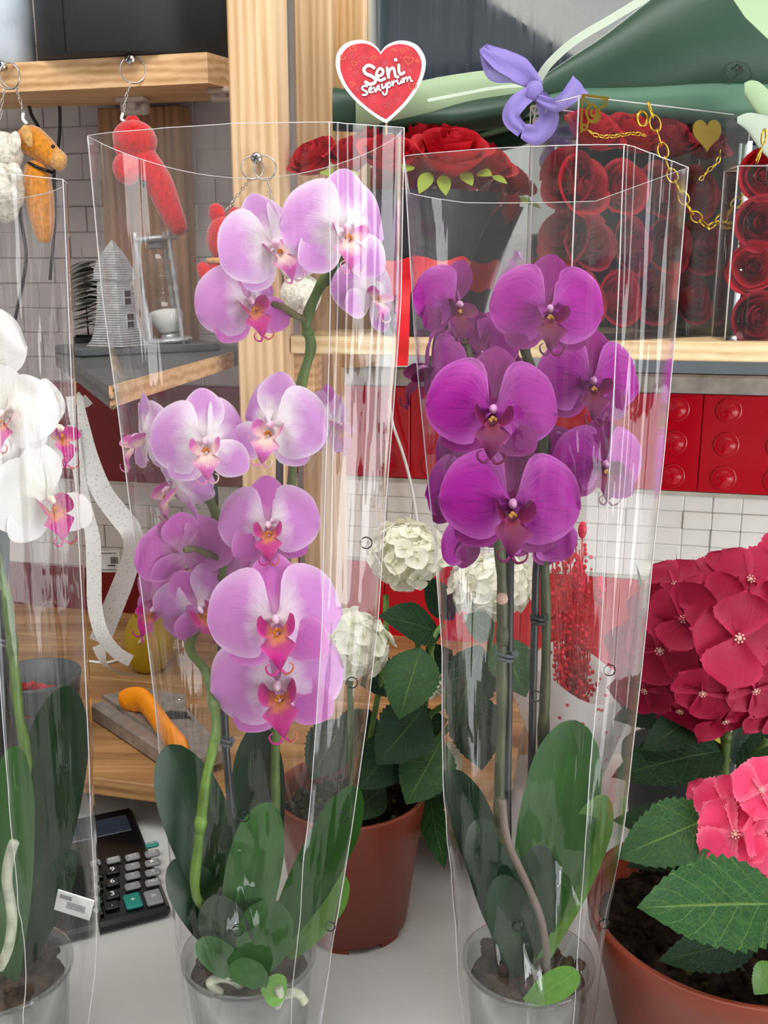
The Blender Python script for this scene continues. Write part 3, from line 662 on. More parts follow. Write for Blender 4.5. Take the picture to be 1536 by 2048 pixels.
# ------------------------------------------------------------------ roses
def rose_petal(r0, h, half, open_, seed):
    rr = random.Random(seed); ph = rr.uniform(0, 6)
    def fn(u, v):
        s_ = (v - 0.5)*2; a = s_*half*(0.55 + 0.45*math.sin(u*PI*0.62))
        r = r0*(0.30 + 0.70*math.sin(min(1, u*1.25)*PI/2)) + open_*r0*max(0, u-0.62)**1.4*2.2 + 0.02*math.sin(3*a + ph)*u
        z = h*(u*(1 - 0.16*s_*s_)) - open_*h*max(0, u-0.75)**1.5*1.6
        return (r*math.sin(a), -r*math.cos(a), z)
    return MB().grid(fn, 7, 8)
RP = {}
def rose_meshes(mat):
    if mat in RP: return RP[mat]
    core = MB()
    for k_ in range(3):
        t0 = k_*2.1
        def fn(u, v):
            a = t0 + v*4.4; r = 0.05 + 0.15*v + 0.05*math.sin(u*PI*.6) - .04*u; return (r*math.cos(a), r*math.sin(a), 0.15 + u*(0.90 - 0.10*v))
        core.grid(fn, 4, 14)
    RP[mat] = (core.mesh('rose', M[mat]), [rose_petal(0.32, 0.96, 1.3, 0.06, 1).mesh('petal', M[mat]), rose_petal(0.45, 0.94, 1.2, 0.18, 4).mesh('petal', M[mat]), rose_petal(0.62, 0.90, 1.05, 0.3, 2).mesh('petal', M[mat]), rose_petal(0.80, 0.84, 0.9, 0.5, 3).mesh('petal', M[mat])])
    return RP[mat]
def rose(parent, pos, axis, size, mat='rose', spin=0.0, seed=0, outer=5):
    core, pet = rose_meshes(mat); q = V(axis).to_track_quat('Z', 'Y').to_matrix() @ Matrix.Rotation(spin, 3, 'Z')
    o = link('rose', core, parent, V(pos) - ORG[parent], q, size, pos); rr = random.Random(seed)
    for ring_, (n, z) in enumerate(((3, 0.06), (3, 0.02), (4, -0.02), (outer, -0.05))):
        for i in range(n):
            a = 2*PI*i/n + ring_*0.6 + rr.uniform(-.15, .15)
            link('petal', pet[ring_], o, (0, 0, z), Matrix.Rotation(a, 3, 'Z') @ Matrix.Rotation(rr.uniform(-.06, .1), 3, 'X'), rr.uniform(.93, 1.06))
    return o
def simple_leaf(mb, P0, P1, width, nrm=(0, -1, 0.3), bend=0.0, fold=0.15, prof='ovate', serr=0.0, nu=14, nv=6, wave=0.0, seed=0, mi=0, nser=11):
    P0, P1 = V(P0), V(P1); ax = P1 - P0; L = ax.length; nrm = V(nrm); nrm = (nrm - ax*nrm.dot(ax)/L/L).normalized(); side = ax.cross(nrm).normalized()
    mid = (P0 + P1)/2 + nrm*bend*L
    pf = {'ovate': [(0, .04), (.06, .32), (.18, .74), (.35, 1), (.55, .95), (.75, .66), (.9, .28), (1, 0.0)],
          'strap': [(0, .38), (.15, .55), (.4, .9), (.6, 1), (.8, .93), (.9, .74), (.97, .44), (.992, .22), (1, 0.02)],
          'lance': [(0, .5), (.2, .9), (.45, 1), (.7, .7), (.9, .28), (1, 0)], 'drop': [(0, .1), (.2, .5), (.5, .9), (.7, 1), (.88, .8), (.96, .45), (1, .02)]}[prof]
    pf = smooth(pf, 6)
    def fn(u, v):
        u = u if prof in ('ovate', 'lance') else math.sin(u*PI/2)
        c = P0*(1-u)**2 + mid*2*u*(1-u) + P1*u*u; s_ = (v-0.5)*2
        tan = (mid-P0)*(1-u) + (P1-mid)*u; nn = side.cross(tan).normalized()
        w_ = interp(pf, u)*width/2
        if serr and abs(s_) > 0.99 and 0 < u < 1: w_ *= 1 + serr*(1 - 2*((u*nser) % 1.0))*0.6
        ww = wave*L*math.sin(u*9 + seed + (2 if s_ > 0 else 0))*abs(s_)
        return c + side*s_*w_ - nn*(-fold)*abs(s_)**1.5*w_ + nn*ww
    return mb.grid(fn, nu, nv, mi)

# ------------------------------------------------------------------ rose bouquet in black wrap, heart sign
Yr = atn(830, 400, 1.50).y
bo = thing('rose_bouquet', 'red rose bouquet in a black paper wrap with red ribbon under the heart sign', 'bouquet', V((at(832, 600, Yr).x, Yr, SZ)))
bc = V((at(832, 600, Yr).x, Yr, 0)); kk = mpp(830, 400, Yr)
def wrapf(u, v):
    a = v*2*PI; z = SZ + 0.001 + u*0.205; r = (60 + 75*u**1.3)*kk*(1 + 0.10*u*math.cos(a*5)); return V((bc.x + r*math.cos(a)*1.15, bc.y + r*math.sin(a)*0.72, z))
MB().grid(wrapf, 10, 40).build('paper_wrap', M['black'], bo)
satin = plain('red_satin', '#d8101c', 0.35, 0, 0.6, 0.08, **{'Sheen Weight': 0.3})
def rib(u, v):
    a = v*2*PI; z = SZ + 0.062 + u*0.05 + 0.004*math.sin(a*7); r = (60 + 75*((z-SZ)/.205)**1.3)*kk + 0.003; return V((bc.x + r*math.cos(a)*1.15, bc.y + r*math.sin(a)*0.74, z))
MB().grid(rib, 5, 40).build('ribbon', satin, bo)
m = MB(); tp = spline([at(810, 560, Yr - 0.075), at(807, 610, Yr - 0.085), at(806, 660, Yr - 0.083), at(805, 700, Yr - 0.083), at(803, 732, Yr - 0.083)], 5)
m.grid(lambda u, v: tp[min(len(tp)-1, int(u*(len(tp)-1)))] + V(((v-.5)*0.018, 0.004*math.sin(u*8), 0)), 18, 3); m.build('ribbon_tail', satin, bo)
for i, (x, y, s_, dy, ax) in enumerate([(642, 338, 56, 0.01, (-.6, -.5, .8)), (708, 335, 56, -0.02, (-.2, -.4, 1)), (778, 338, 62, -0.05, (0.0, -.5, 1)), (898, 342, 76, -0.055, (.1, -.5, 1)), (966, 345, 54, 0.01, (.6, -.5, .8)), (838, 305, 54, 0.03, (0, -.2, 1)), (890, 296, 50, 0.04, (.2, -.1, 1)), (742, 306, 48, 0.03, (-.2, -.2, 1))]):
    rose(bo, at(x, y, Yr + dy), ax, s_*kk, 'rose', i*1.3, i)
m = None
for i, (a, b, c, d, wd) in enumerate([(860, 345, 838, 388, 28), (885, 350, 892, 392, 26), (925, 345, 945, 372, 24), (955, 345, 985, 352, 22), (985, 352, 1015, 368, 14), (820, 330, 808, 345, 26), (715, 345, 690, 356, 20), (650, 340, 660, 352, 26)]):
    simple_leaf(MB(), at(a, b, Yr - 0.085), at(c, d, Yr - 0.115), wd*kk, (0, -1, .4), 0.08).build('sepal_leaf', M['rose_leaf'], bo)
sec = at(965, 385, Yr + 0.04); rose(bo, sec, (.8, -.4, -.3), 42*kk, 'rose_dark', 1.0, 44)
# heart sign on a stick
Yh = Yr - 0.035; kh = mpp(762, 160, Yh); hcn = at(762, 160, Yh)
sg = thing('heart_sign', 'white edged red heart card with white lettering standing in the roses', 'sign', at(772, 250, Yh))
hR = Matrix.Identity(3)
HX, HZ = V((1, 0, 0)), V((0, 0, 1)); HN = V((0, -1, 0))
def hp2(zx, zy): return at(640 + zx/6.4, 60 + zy/6.4, Yh)
def heart_outline(pts, n=7):
    L_ = spline([hp2(*p) for p in pts], n); return L_
left = [(775, 285), (740, 230), (660, 165), (560, 130), (450, 130), (330, 170), (240, 260), (203, 380), (215, 520), (290, 700), (420, 870), (560, 1000), (720, 1120), (850, 1195)]
right = [(850, 1195), (970, 1090), (1100, 960), (1220, 800), (1310, 630), (1352, 470), (1340, 340), (1260, 210), (1150, 150), (1020, 135), (910, 165), (830, 215), (775, 285)]
ol = heart_outline(left) + heart_outline(right)[1:-1]
MB().prism(ol[::-1], V((0, 0.002, 0))).build('white_card', M['white'], sg)
cx_, cz_ = hp2(790, 620).x, hp2(790, 620).z
redc = plain('printed_red', '#cf3a45', 0.45, 0, 0.4, 0.12, 60)
inn = [V((cx_ + (p.x-cx_)*0.905, p.y - 0.0009, cz_ + (p.z-cz_)*0.905)) for p in ol]
MB().prism(inn[::-1], V((0, 0.0008, 0))).build('red_face', redc, sg)
def stroke(mb, pts, wd, dy, kpt=5):
    P = spline([hp2(*p) + V((0, -dy, 0)) for p in pts], kpt); mb.strip(P, wd/6.4*kh, HN, 0)
L1 = MB(); L2 = MB()
dark_pr = plain('dark_red_print', '#8f1f2e', 0.5)
words = [([(690, 487), (645, 460), (595, 468), (562, 515), (590, 565), (660, 595), (710, 640), (690, 685), (630, 697), (585, 672)], 46),
 ([(728, 600), (790, 578), (806, 525), (768, 498), (730, 540), (727, 610), (770, 650), (828, 628)], 40), ([(858, 492), (868, 560), (878, 612)], 40),
 ([(874, 580), (895, 515), (935, 490), (955, 540), (965, 595), (998, 605)], 38), ([(1008, 455), (1010, 530), (1035, 572), (1075, 548)], 40), ([(966, 387), (970, 387)], 46),
 ([(600, 727), (565, 718), (537, 750), (568, 780), (603, 800), (590, 832), (548, 834)], 28), ([(630, 780), (662, 762), (655, 737), (632, 752), (634, 800), (678, 798)], 24),
 ([(692, 742), (714, 795), (736, 728)], 26), ([(752, 716), (757, 768), (776, 772)], 26), ([(792, 702), (800, 748), (828, 735), (848, 690)], 25), ([(848, 690), (858, 770), (845, 825), (815, 828), (800, 800)], 25),
 ([(880, 674), (862, 705), (880, 738), (905, 712), (890, 676), (880, 674)], 23), ([(922, 662), (934, 715)], 25), ([(934, 700), (950, 660), (974, 664)], 23),
 ([(988, 646), (1000, 692), (1032, 680), (1042, 632), (1050, 680)], 24), ([(1066, 620), (1076, 672)], 24), ([(1076, 650), (1095, 612), (1112, 618), (1118, 660)], 22), ([(1120, 640), (1138, 604), (1155, 618), (1162, 655), (1184, 656)], 22)]
for p, wd in words:
    stroke(L1, p, wd*.9 + 8, 0.0018); stroke(L2, p, wd*.9, 0.0026)
L1.build('lettering_shadow', dark_pr, sg); L2.build('lettering', M['white'], sg)
pr = MB(); pr2 = MB(); rnd2 = random.Random(5)
def mini_heart(mb, x, y, s_, rot, wd):
    pts = []
    for i in range(15):
        t = i/14*2*PI; a = 16*math.sin(t)**3; b = -(13*math.cos(t) - 5*math.cos(2*t) - 2*math.cos(3*t) - math.cos(4*t))
        pts.append((x + s_/16*(a*math.cos(rot) - b*math.sin(rot)), y + s_/16*(a*math.sin(rot) + b*math.cos(rot))))
    stroke(mb, pts, wd, 0.00105, 2)
for (x, y, s_, r) in [(1135, 390, 60, .1), (420, 235, 45, -.2), (435, 430, 36, .3), (1055, 270, 30, .1), (1180, 720, 55, .3), (415, 690, 32, .2), (290, 355, 35, .5), (685, 360, 34, -.1), (940, 255, 24, 0), (1250, 400, 22, .3)]: mini_heart(pr, x, y, s_, r, 11)
for (x, y, s_) in [(400, 330, 50), (560, 350, 50), (470, 550, 55), (870, 950, 60), (830, 430, 42), (1050, 490, 45), (1150, 520, 40), (680, 880, 55), (1000, 900, 50), (480, 760, 34)]:
    for kx in range(6):
        a = kx*PI/3; stroke(pr2, [(x + 0.3*s_*math.cos(a), y + .3*s_*math.sin(a)), (x + .75*s_*math.cos(a + .25), y + .75*s_*math.sin(a + .25)), (x + s_*math.cos(a), y + s_*math.sin(a))], 9, 0.00105, 3)
    stroke(pr2, [(x + .25*s_*math.cos(i*PI/5), y + .25*s_*math.sin(i*PI/5)) for i in range(11)], 8, 0.00105, 1)
for i in range(46):
    x, y = rnd2.uniform(300, 1260), rnd2.uniform(220, 1050)
    if abs(x - 790)/480 + max(0, y-450)/680 < 0.92 and not (520 < x < 1190 and 440 < y < 850): stroke(pr, [(x, y), (x + 3, y)], rnd2.uniform(10, 22), 0.00105, 2)
pr.build('heart_print', plain('orange_red_print', '#dc6a50', 0.5), sg, kind='stuff'); pr2.build('flower_print', plain('rose_print', '#d25560', 0.5), sg, kind='stuff')
MB().tube([hp2(850, 1150) + V((0, 0.003, 0)), hp2(850, 1500) + V((0, 0.003, 0))], 0.0015).build('stick', M['pine'], sg)

# ------------------------------------------------------------------ acrylic rose boxes
def quadbox(mb, P, Q, z0, z1, t):                                  # thin upright panel from P to Q
    d = (Q - P); d.z = 0; L = d.length; c = (P + Q)/2; mb.rbox(V((c.x, c.y, (z0+z1)/2)), (L, t, z1 - z0), Matrix.Rotation(math.atan2(d.y, d.x), 3, 'Z'), 0.0006)
def corner_piece(name, O, ex, ez, s_, mat, parent):               # lacy scroll corner: frame, scrolls and dots
    nrm = ex.cross(ez).normalized(); nrm = nrm if nrm.y < 0 else -nrm; m = MB(); O = O + nrm*0.0018
    def P(a, b): return O + ex*(a*s_) + ez*(b*s_)
    m.strip([P(0, 0), P(1, 0)], s_*.07, nrm, 0.0004); m.strip([P(0, 0), P(0, -1)], s_*.07, nrm, 0.0004)
    sc = [P(0.42 + (0.05 + .26*i/24)*math.cos(2.2 + i*.42), -0.42 + (0.05 + .26*i/24)*math.sin(2.2 + i*.42)) for i in range(25)]
    m.strip(sc, s_*.09, nrm, 0.0005); m.strip(spline([P(.95, -.04), P(.9, -.22), P(.68, -.3), P(.66, -.48), P(.45, -.66), P(.28, -.68), P(.2, -.9), P(.04, -.95)], 5), s_*.07, nrm, 0.0005)
    for (a, b) in ((.86, -.12), (.12, -.86)):
        m.strip([P(a + .08*math.cos(i*.7), b + .08*math.sin(i*.7)) for i in range(8)], s_*.05, nrm, 0.0005)
    m.strip([P(.03, -.03), P(.25, -.25)], s_*.06, nrm, 0.0005)
    return m.build(name, M[mat], parent)
def acrylic_box(label, A, B, C, zt_, lid=True):
    D = B + C - A; t = thing('rose_box', label, 'box', (A + D)/2); ORG[t].z = SZ; t.location.z = SZ
    for nm, P, Q in (('side_panel', A, B), ('front_panel', A, C), ('back_panel', B, D), ('side_panel', C, D)):
        m = MB(); quadbox(m, V((P.x, P.y, 0)), V((Q.x, Q.y, 0)), SZ + 0.001, zt_, 0.0025); m.build(nm, M['acrylic'], t)
    m = MB(); cs = [A, C, D, B]
    for i in range(4):
        m.tube([V((cs[i].x, cs[i].y, SZ + .002)), V((cs[i].x, cs[i].y, zt_))], 0.0011, 6); m.tube([V((cs[i].x, cs[i].y, zt_)), V((cs[(i+1) % 4].x, cs[(i+1) % 4].y, zt_))], 0.0008, 6)
    m.build('edge', M['film_edge_highlight'], t, kind='stuff')  # light grey tubes painted in as the highlights along the acrylic edges
    m = MB(); m.prism([V((p.x, p.y, SZ + 0.0005)) for p in (A, C, D, B)], (0, 0, 0.0025)); m.build('bottom_panel', M['acrylic'], t)
    return t, D
A = at(1158, 670, 1.36); A.z = SZ; B = at(1068, 640, 1.46); B.z = SZ; C2 = at(1508, 640, 1.53); C2.z = SZ
A = V((at(1158, 190, 1.36).x, 1.36, SZ)); B = V((at(1070, 215, 1.45).x, 1.45, SZ)); C2 = V((at(1500, 250, 1.53).x, 1.53, SZ)); zt1 = at(1158, 192, 1.36).z
bx, D = acrylic_box('large clear acrylic box of red roses with gold chain and heart pendant', A, B, C2, zt1)
ex = (C2 - A).normalized(); ey = (B - A).normalized(); nf = V((ex.y, -ex.x, 0)); nf = nf if nf.y < 0 else -nf; wA = (C2 - A).length; dA = (B-A).length
# stretched wrapping film round the box
m = MB()
def wf(u, v):
    per = [A - ex*.004 - ey*.004, C2 + ex*.004 - ey*.004, D + ex*.004 + ey*.004, B - ex*.004 + ey*.004]; s_ = v*4; i = int(s_) % 4; t = s_ - int(s_); p = per[i].lerp(per[(i+1) % 4], t)
    return V((p.x, p.y, SZ + .002 + u*(zt1 - SZ + .003))) + (nf if i == 0 else -nf)*(0.0015*noise.noise(V((v*40, u*6, 1))))
m.grid(wf, 12, 64); m.build('wrapping_film', M['shrink'], bx)
m = MB()
def rowhex(): pass
zr = [SZ + 0.05, SZ + 0.125, SZ + 0.20, SZ + 0.262]
for j, z in enumerate(zr):
    for i in range(4):
        for d_ in ((0,) if j < 3 else (0, 1)):
            p = A + ex*(0.045 + (wA - 0.09)*(i + (0.25 if j % 2 else 0))/3.3) + ey*(0.058 if d_ == 0 else dA - 0.045); p.z = z
            rose(bx, p, (nf + V((rnd.uniform(-.2, .2), 0, 0.25 if j < 3 else 1.3))), 0.041, 'rose_dark' if (i > 1 or j == 1) else 'rose', rnd.uniform(0, 6), i*7 + j, 4)
nl = -ex
for j in range(3):
    p = A + ex*0.05 + ey*(dA*0.62); p.z = SZ + 0.06 + j*0.075
    rose(bx, p, nl + V((0, -.4, .2)), 0.042, 'rose_dark', j, j + 90, 4)
corner_piece('gold_corner', V((A.x, A.y, zt1)) - ey*0.005 , ex, V((0, 0, 1)), 0.044, 'gold', bx)
corner_piece('silver_corner', V((B.x, B.y, zt1)) - ex*0.005, -ey, V((0, 0, 1)), 0.042, 'silver_card', bx)
corner_piece('silver_corner', V((D.x, D.y, zt1)) - nf*(-0.004), -ex, V((0, 0, 1)), 0.04, 'silver_card', bx)
g1 = at(1285, 208, 1.37)
def onb(px, py, off=0.008):                                         # point on the box front, off in front of it
    d = ray(px, py); t = (A - CAM).dot(nf)/d.dot(nf); return CAM + d*t + nf*off
chain([onb(1283, 208, .012), onb(1296, 255, .014), onb(1309, 300, .014), onb(1322, 338, .014), onb(1342, 378, .014), onb(1365, 420, .014), onb(1400, 452, .014), onb(1435, 432, .014), onb(1462, 400, .014), onb(1492, 362, .014)], bx, 0.0245, 0.0014, 0.62, 'gold', sep=True)
m = MB(); rot_ = Matrix.Rotation(math.atan2(ex.y, ex.x), 3, 'Z') @ Matrix.Rotation(PI/2, 3, 'X'); m.torus(onb(1280, 238, .004), 0.009, 0.002, rot_, 20, 6); m.build('grommet', M['gold'], bx)
chain([onb(1170, 262, .006), onb(1188, 272, .006), onb(1215, 274, .006), onb(1260, 268, .006), onb(1285, 272, .006)], bx, 0.012, 0.0009, 0.5, 'gold', 'fine_chain')
hpts = []
for i in range(40):
    t = i/40*2*PI; a = 16*math.sin(t)**3; b = 13*math.cos(t) - 5*math.cos(2*t) - 2*math.cos(3*t) - math.cos(4*t); hpts.append(onb(1401 + a*1.75, 272 - b*2.55 - (0 if b > 0 else b*0.5*-1), .012))
MB().prism(hpts, nf*-0.002).build('heart_pendant', M['gold_card'], bx)
chain([onb(1430, 300, .01), onb(1424, 325, .01), onb(1408, 340, .01), onb(1388, 362, .01)], bx, 0.012, 0.0009, 0.5, 'gold', 'fine_chain')
# second box
Y5 = 1.40
A2 = V((at(1476, 335, Y5).x, Y5, SZ)); ex2 = V((math.cos(0.07), -math.sin(0.07), 0)); ey2 = V((math.sin(.07), math.cos(.07), 0)); C3 = A2 + ex2*0.20; B3 = A2 + ey2*0.07; zt2 = at(1478, 332, Y5).z
bx2, D2 = acrylic_box('smaller film-wrapped acrylic box of red roses cut off at the right edge', A2, B3, C3, zt2)
for j in range(4):
    for i in range(2):
        p = A2 + ex2*(0.042 + i*0.078) + ey2*0.052; p.z = SZ + 0.035 + j*0.062 + (0.012 if i else 0)
        rose(bx2, p, V((rnd.uniform(-.25, .25), -1, rnd.uniform(-.1, .35))), 0.036, 'rose' if (i + j) % 2 else 'rose_dark', rnd.uniform(0, 6), 50 + i + j*2, 5)
m = MB()
def wf2(u, v):
    per = [A2 - ex2*.004 + ey2*.05, A2 - ex2*.004 - ey2*.004, C3 - ey2*.004]; s_ = v*2; i = min(1, int(s_)); p = per[i].lerp(per[i+1], s_ - i)
    return V((p.x, p.y, SZ + .002 + u*(zt2 - SZ))) + V((0, -0.0035, 0))*(0.5 + noise.noise(V((v*30, u*9, 4))))
m.grid(wf2, 14, 40); m.build('wrapping_film', M['shrink'], bx2)
chain([at(1530, 255, 1.375), at(1526, 285, 1.375), at(1518, 310, 1.375), at(1512, 328, 1.38)], bx2, 0.022, 0.0014, 0.62, 'gold', sep=True)

# ------------------------------------------------------------------ green wrapped bouquet lying across the top
Yg = 1.50
gb = thing('wrapped_bouquet', 'huge bouquet in dark green paper with lilac ribbon lying above the roses', 'bouquet', at(1080, 200, Yg))
pg = lambda nm, h, r=0.42: plain(nm, h, r, 0, 0.45, 0.05, 6)
M['gdark'] = pg('dark_green_paper', '#2c4a38'); M['gmid'] = pg('mid_green_paper', '#527a62', 0.4); M['glight'] = pg('pale_green_paper', '#a9c39a', 0.5); M['gpale'] = pg('silver_green_paper', '#c2d0bd', 0.4)
def loft(name, st, mat, Y, dep=0.5, a0=-0.1, a1=1.1, seed=0, rip=0.0, nv=22, nu=4, dY=0.0):
    P = []
    tops = spline([at(x, yt, Y + dY*i) for i, (x, yt, yb) in enumerate(st)], nu); bots = spline([at(x, yb, Y + dY*i) for i, (x, yt, yb) in enumerate(st)], nu); n = len(tops) - 1
    def fn(u, v):
        i = min(n, int(round(u*n))); t, b = tops[i], bots[i]; c = (t+b)/2; h = (t-b).length/2; ax = (t-b).normalized(); a = PI*(a0 + (a1-a0)*v)
        r = 1 + rip*noise.noise(V((u*4 + seed, v*5, seed)))
        return c + ax*h*math.cos(a)*r + V((0, -1, 0))*h*dep*math.sin(a)*r
    return MB().grid(fn, n, nv).build(name, mat, gb)
loft('outer_wrap', [(1082, 155, 202), (1130, 122, 204), (1200, 75, 204), (1310, -8, 200), (1430, -95, 192), (1640, -240, 190)], M['gdark'], Yg + 0.03, 0.45, -0.2, 1.15, 1, 0.04)
loft('lower_fold', [(1088, 192, 212), (1150, 178, 222), (1250, 172, 232), (1380, 165, 238), (1500, 160, 236), (1600, 160, 250)], M['gmid'], Yg + 0.02, 0.7, 0.0, 1.1, 2, 0.1)
loft('lower_back_fold', [(1090, 208, 232), (1200, 205, 246), (1330, 215, 250), (1460, 220, 262), (1600, 225, 290)], M['gdark'], Yg + 0.05, 0.5, -0.1, 1.1, 3, 0.1)
loft('left_sleeve', [(712, 186, 264), (800, 170, 256), (900, 150, 232), (1000, 140, 212), (1076, 152, 200)], M['glight'], Yg + 0.07, 0.6, -0.2, 1.2, 4, 0.10)
loft('left_end', [(666, 176, 262), (700, 178, 264), (735, 184, 266)], M['gdark'], Yg + 0.075, 0.62, -0.3, 1.3, 5, 0.05)
loft('left_under_fold', [(760, 232, 266), (860, 214, 262), (950, 196, 262), (1030, 184, 246), (1078, 178, 208)], M['gdark'], Yg + 0.07, 1.0, -0.1, 1.2, 6, 0.12)
loft('paper_lining', [(1488, 166, 186), (1503, 160, 214), (1520, 166, 236), (1550, 190, 262)], M['glight'], Yg - 0.07, 0.3, 0.0, 1.0, 7, 0.05)
loft('paper_lining', [(1474, 234, 246), (1494, 226, 262), (1520, 228, 300), (1560, 238, 340)], M['gpale'], Yg - 0.09, 0.25, 0.0, 1.0, 8, 0.05)
MB().prism([at(x, y, Yg - 0.19) for x, y in [(1462, -8), (1490, 34), (1536, 78), (1640, 120), (1640, -60)]], (0, 0.002, 0)).build('paper_corner', M['glight'], gb)
e0 = spline([at(x, y, Yg - 0.01 - .05*i/5) for i, (x, y) in enumerate([(1078, 158), (1100, 126), (1150, 82), (1220, 40), (1320, -20)])], 5)
m = MB(); m.strip(e0, 0.011, (0.1, -1, 0.3), 0.002); m.build('paper_edge', M['gpale'], gb)
e0 = spline([at(x, y, Yg + 0.01) for i, (x, y) in enumerate([(858, 202), (930, 188), (1000, 176), (1074, 172)])], 5)
m = MB(); m.strip(e0, [0.005]*len(e0), (0, -1, 0.5), 0.002); m.build('paper_crease', M['gpale'], gb)
k = N('lilac_organza'); k.set(col('#8d7cc8'), 0.5, 0, 0.3); k.b.inputs['Alpha'].default_value = 0.9; k.b.inputs['Sheen Weight'].default_value = 0.5; M['organza'] = k.m
def band(pts, wds, name, par, tw=0.0):
    c = spline([at(x, y, Y) for x, y, Y in pts], 6); n = len(c)-1
    ww = [interp([(i/(len(wds)-1), wds[i]) for i in range(len(wds))], j/n)*mpp(1050, 200, Yg) for j in range(n+1)]
    def fn(u, v):
        i = min(n, int(round(u*n))); t = (c[min(i+1, n)] - c[max(i-1, 0)]).normalized(); s_ = t.cross(V((0, -1, 0.15))).normalized(); s_ = (Matrix.Rotation(tw*(u-.5), 3, t) @ s_)
        return c[i] + s_*(v-.5)*ww[i] + V((0, -1, 0))*0.003*math.sin(v*9 + u*4)
    return MB().grid(fn, n, 6).build(name, M['organza'], par)
yb = Yg - 0.075
bow = band([(1078, 176, yb), (1040, 140, yb - .01), (1000, 118, yb - .015), (965, 95, yb - .01)], [22, 48, 44, 20], 'bow_loop', gb, 0.6)
band([(968, 94, yb - .012), (990, 140, yb - .005), (1030, 150, yb), (1075, 172, yb)], [18, 40, 30, 24], 'bow_loop', gb, -0.4)
band([(1072, 180, yb - .01), (1036, 205, yb - .02), (1022, 235, yb - .02), (1045, 262, yb - .015)], [24, 34, 32, 26], 'bow_loop', gb, 0.5)
band([(1045, 262, yb - .016), (1075, 268, yb - .012), (1098, 235, yb - .01), (1080, 188, yb - .012)], [26, 40, 40, 22], 'bow_loop', gb, -0.6)
band([(1075, 196, yb - .02), (1110, 210, yb - .02), (1135, 195, yb - .018), (1162, 168, yb - .01)], [14, 26, 30, 44], 'ribbon_tail', gb, 0.3)
kk = mpp(1070, 180, Yg); MB().ball(at(1068, 182, yb - 0.012), (17*kk, 14*kk, 19*kk), Matrix.Rotation(.4, 3, 'Y')).build('knot', M['organza'], gb)
# printed round mark on the paper: circle with a small rose on a stem
def onwrap(x, y): return at(x, y, Yg - 0.165)
m = MB(); lc = (1475, 148)
import itertools
m2 = MB()
def on_loft(x, y):
    o_ = next(o for o in gb.children if o.name.startswith('outer_wrap')); d = ray(x, y); inv = o_.location + gb.location
    ok, loc, nr, idx = o_.ray_cast(CAM - inv, d); return (loc + inv - d*0.0015) if ok else onwrap(x, y)
bpy.context.view_layer.update()
def mark(pts, wd): m2.strip(spline([on_loft(x, y) for x, y in pts], 3), wd*mpp(1475, 148, 1.25), V((0, -1, 0.1)), 0)
mark([(lc[0] + 29*math.cos(i*PI/14), lc[1] + 24*math.sin(i*PI/14)) for i in range(29)], 1.3)
for (fx, fy, s_) in ((1478, 133, 6), (1470, 138, 5), (1484, 140, 4)):
    mark([(fx + s_*(1 - i/16)*math.cos(i*.9), fy + s_*(1 - i/16)*math.sin(i*.9)) for i in range(14)], 2.6)
mark([(1476, 142), (1474, 152), (1466, 160)], 1.5); mark([(1474, 150), (1484, 146)], 2)
for i in range(7):
    a = 2.2 + i*.22; mark([(lc[0] + 19*math.cos(a), lc[1] + 16*math.sin(a)), (lc[0] + 23*math.cos(a + .07), lc[1] + 19*math.sin(a + .07))], 1.4)
m2.build('printed_mark', plain('black_print', '#16241b', 0.5), gb)
# ------------------------------------------------------------------ things on the counter
def text_mesh(body, size):
    cu = bpy.data.curves.new('t', 'FONT'); cu.body = body; cu.size = size; cu.align_x = 'CENTER'; cu.align_y = 'CENTER'
    o = bpy.data.objects.new('t', cu); S.collection.objects.link(o); dg = bpy.context.evaluated_depsgraph_get(); me = bpy.data.meshes.new_from_object(o.evaluated_get(dg)); bpy.data.objects.remove(o); return me
# grey pot with red filler
pc = atz(72, 1350, CZ + 0.10); pc.z = CZ
gp = thing('grey_pot', 'dark grey round pot with red petals inside on the wooden counter', 'pot', pc)
rr = 0.060
MB().lathe([(rr*.78, 0), (rr*.8, 0.002), (rr, 0.096), (rr*1.02, 0.102), (rr*.97, 0.102), (rr*.93, 0.06), (rr*.9, 0.058), (0.001, 0.058)], pc, 44).build('body', plain('dark_grey_ceramic', '#3a3f45', 0.5), gp)
for i in range(6):
    c = pc + V((rnd.uniform(-.03, .03), rnd.uniform(-.03, .02), 0.068)); rose(gp, c - V((0, 0, .01)), (rnd.uniform(-.4, .4), rnd.uniform(-.6, 0), 1), 0.022, 'rose', i, i, 4)
# yellow vase
vc = atz(300, 1338, CZ); yv = thing('yellow_vase', 'small ribbed mustard yellow vase on the counter behind the label tape', 'vase', vc)
kk = mpp(300, 1300, vc.y); prof = [(24, 0), (33, 6), (43, 30), (47, 55), (45, 80), (36, 104), (28, 116), (26, 118), (24, 116), (22, 100), (0.1, 98)]
m = MB(); n_ = 48; pr_ = spline([V((r, 0, z)) for r, z in prof[:7]], 4); pr_ = [(p.x, p.z) for p in pr_] + prof[7:]
m.lathe([(r*kk, z*kk) for r, z in pr_], vc, n_)
for i, p in enumerate(m.v):
    if i % 2 and i//n_ < len(pr_) - 4: d_ = p - vc; m.v[i] = V((vc.x + d_.x*.985, vc.y + d_.y*.985, p.z))
m.build('body', plain('mustard_glaze', '#b08f16', 0.5, 0, 0.4, 0.06), yv)
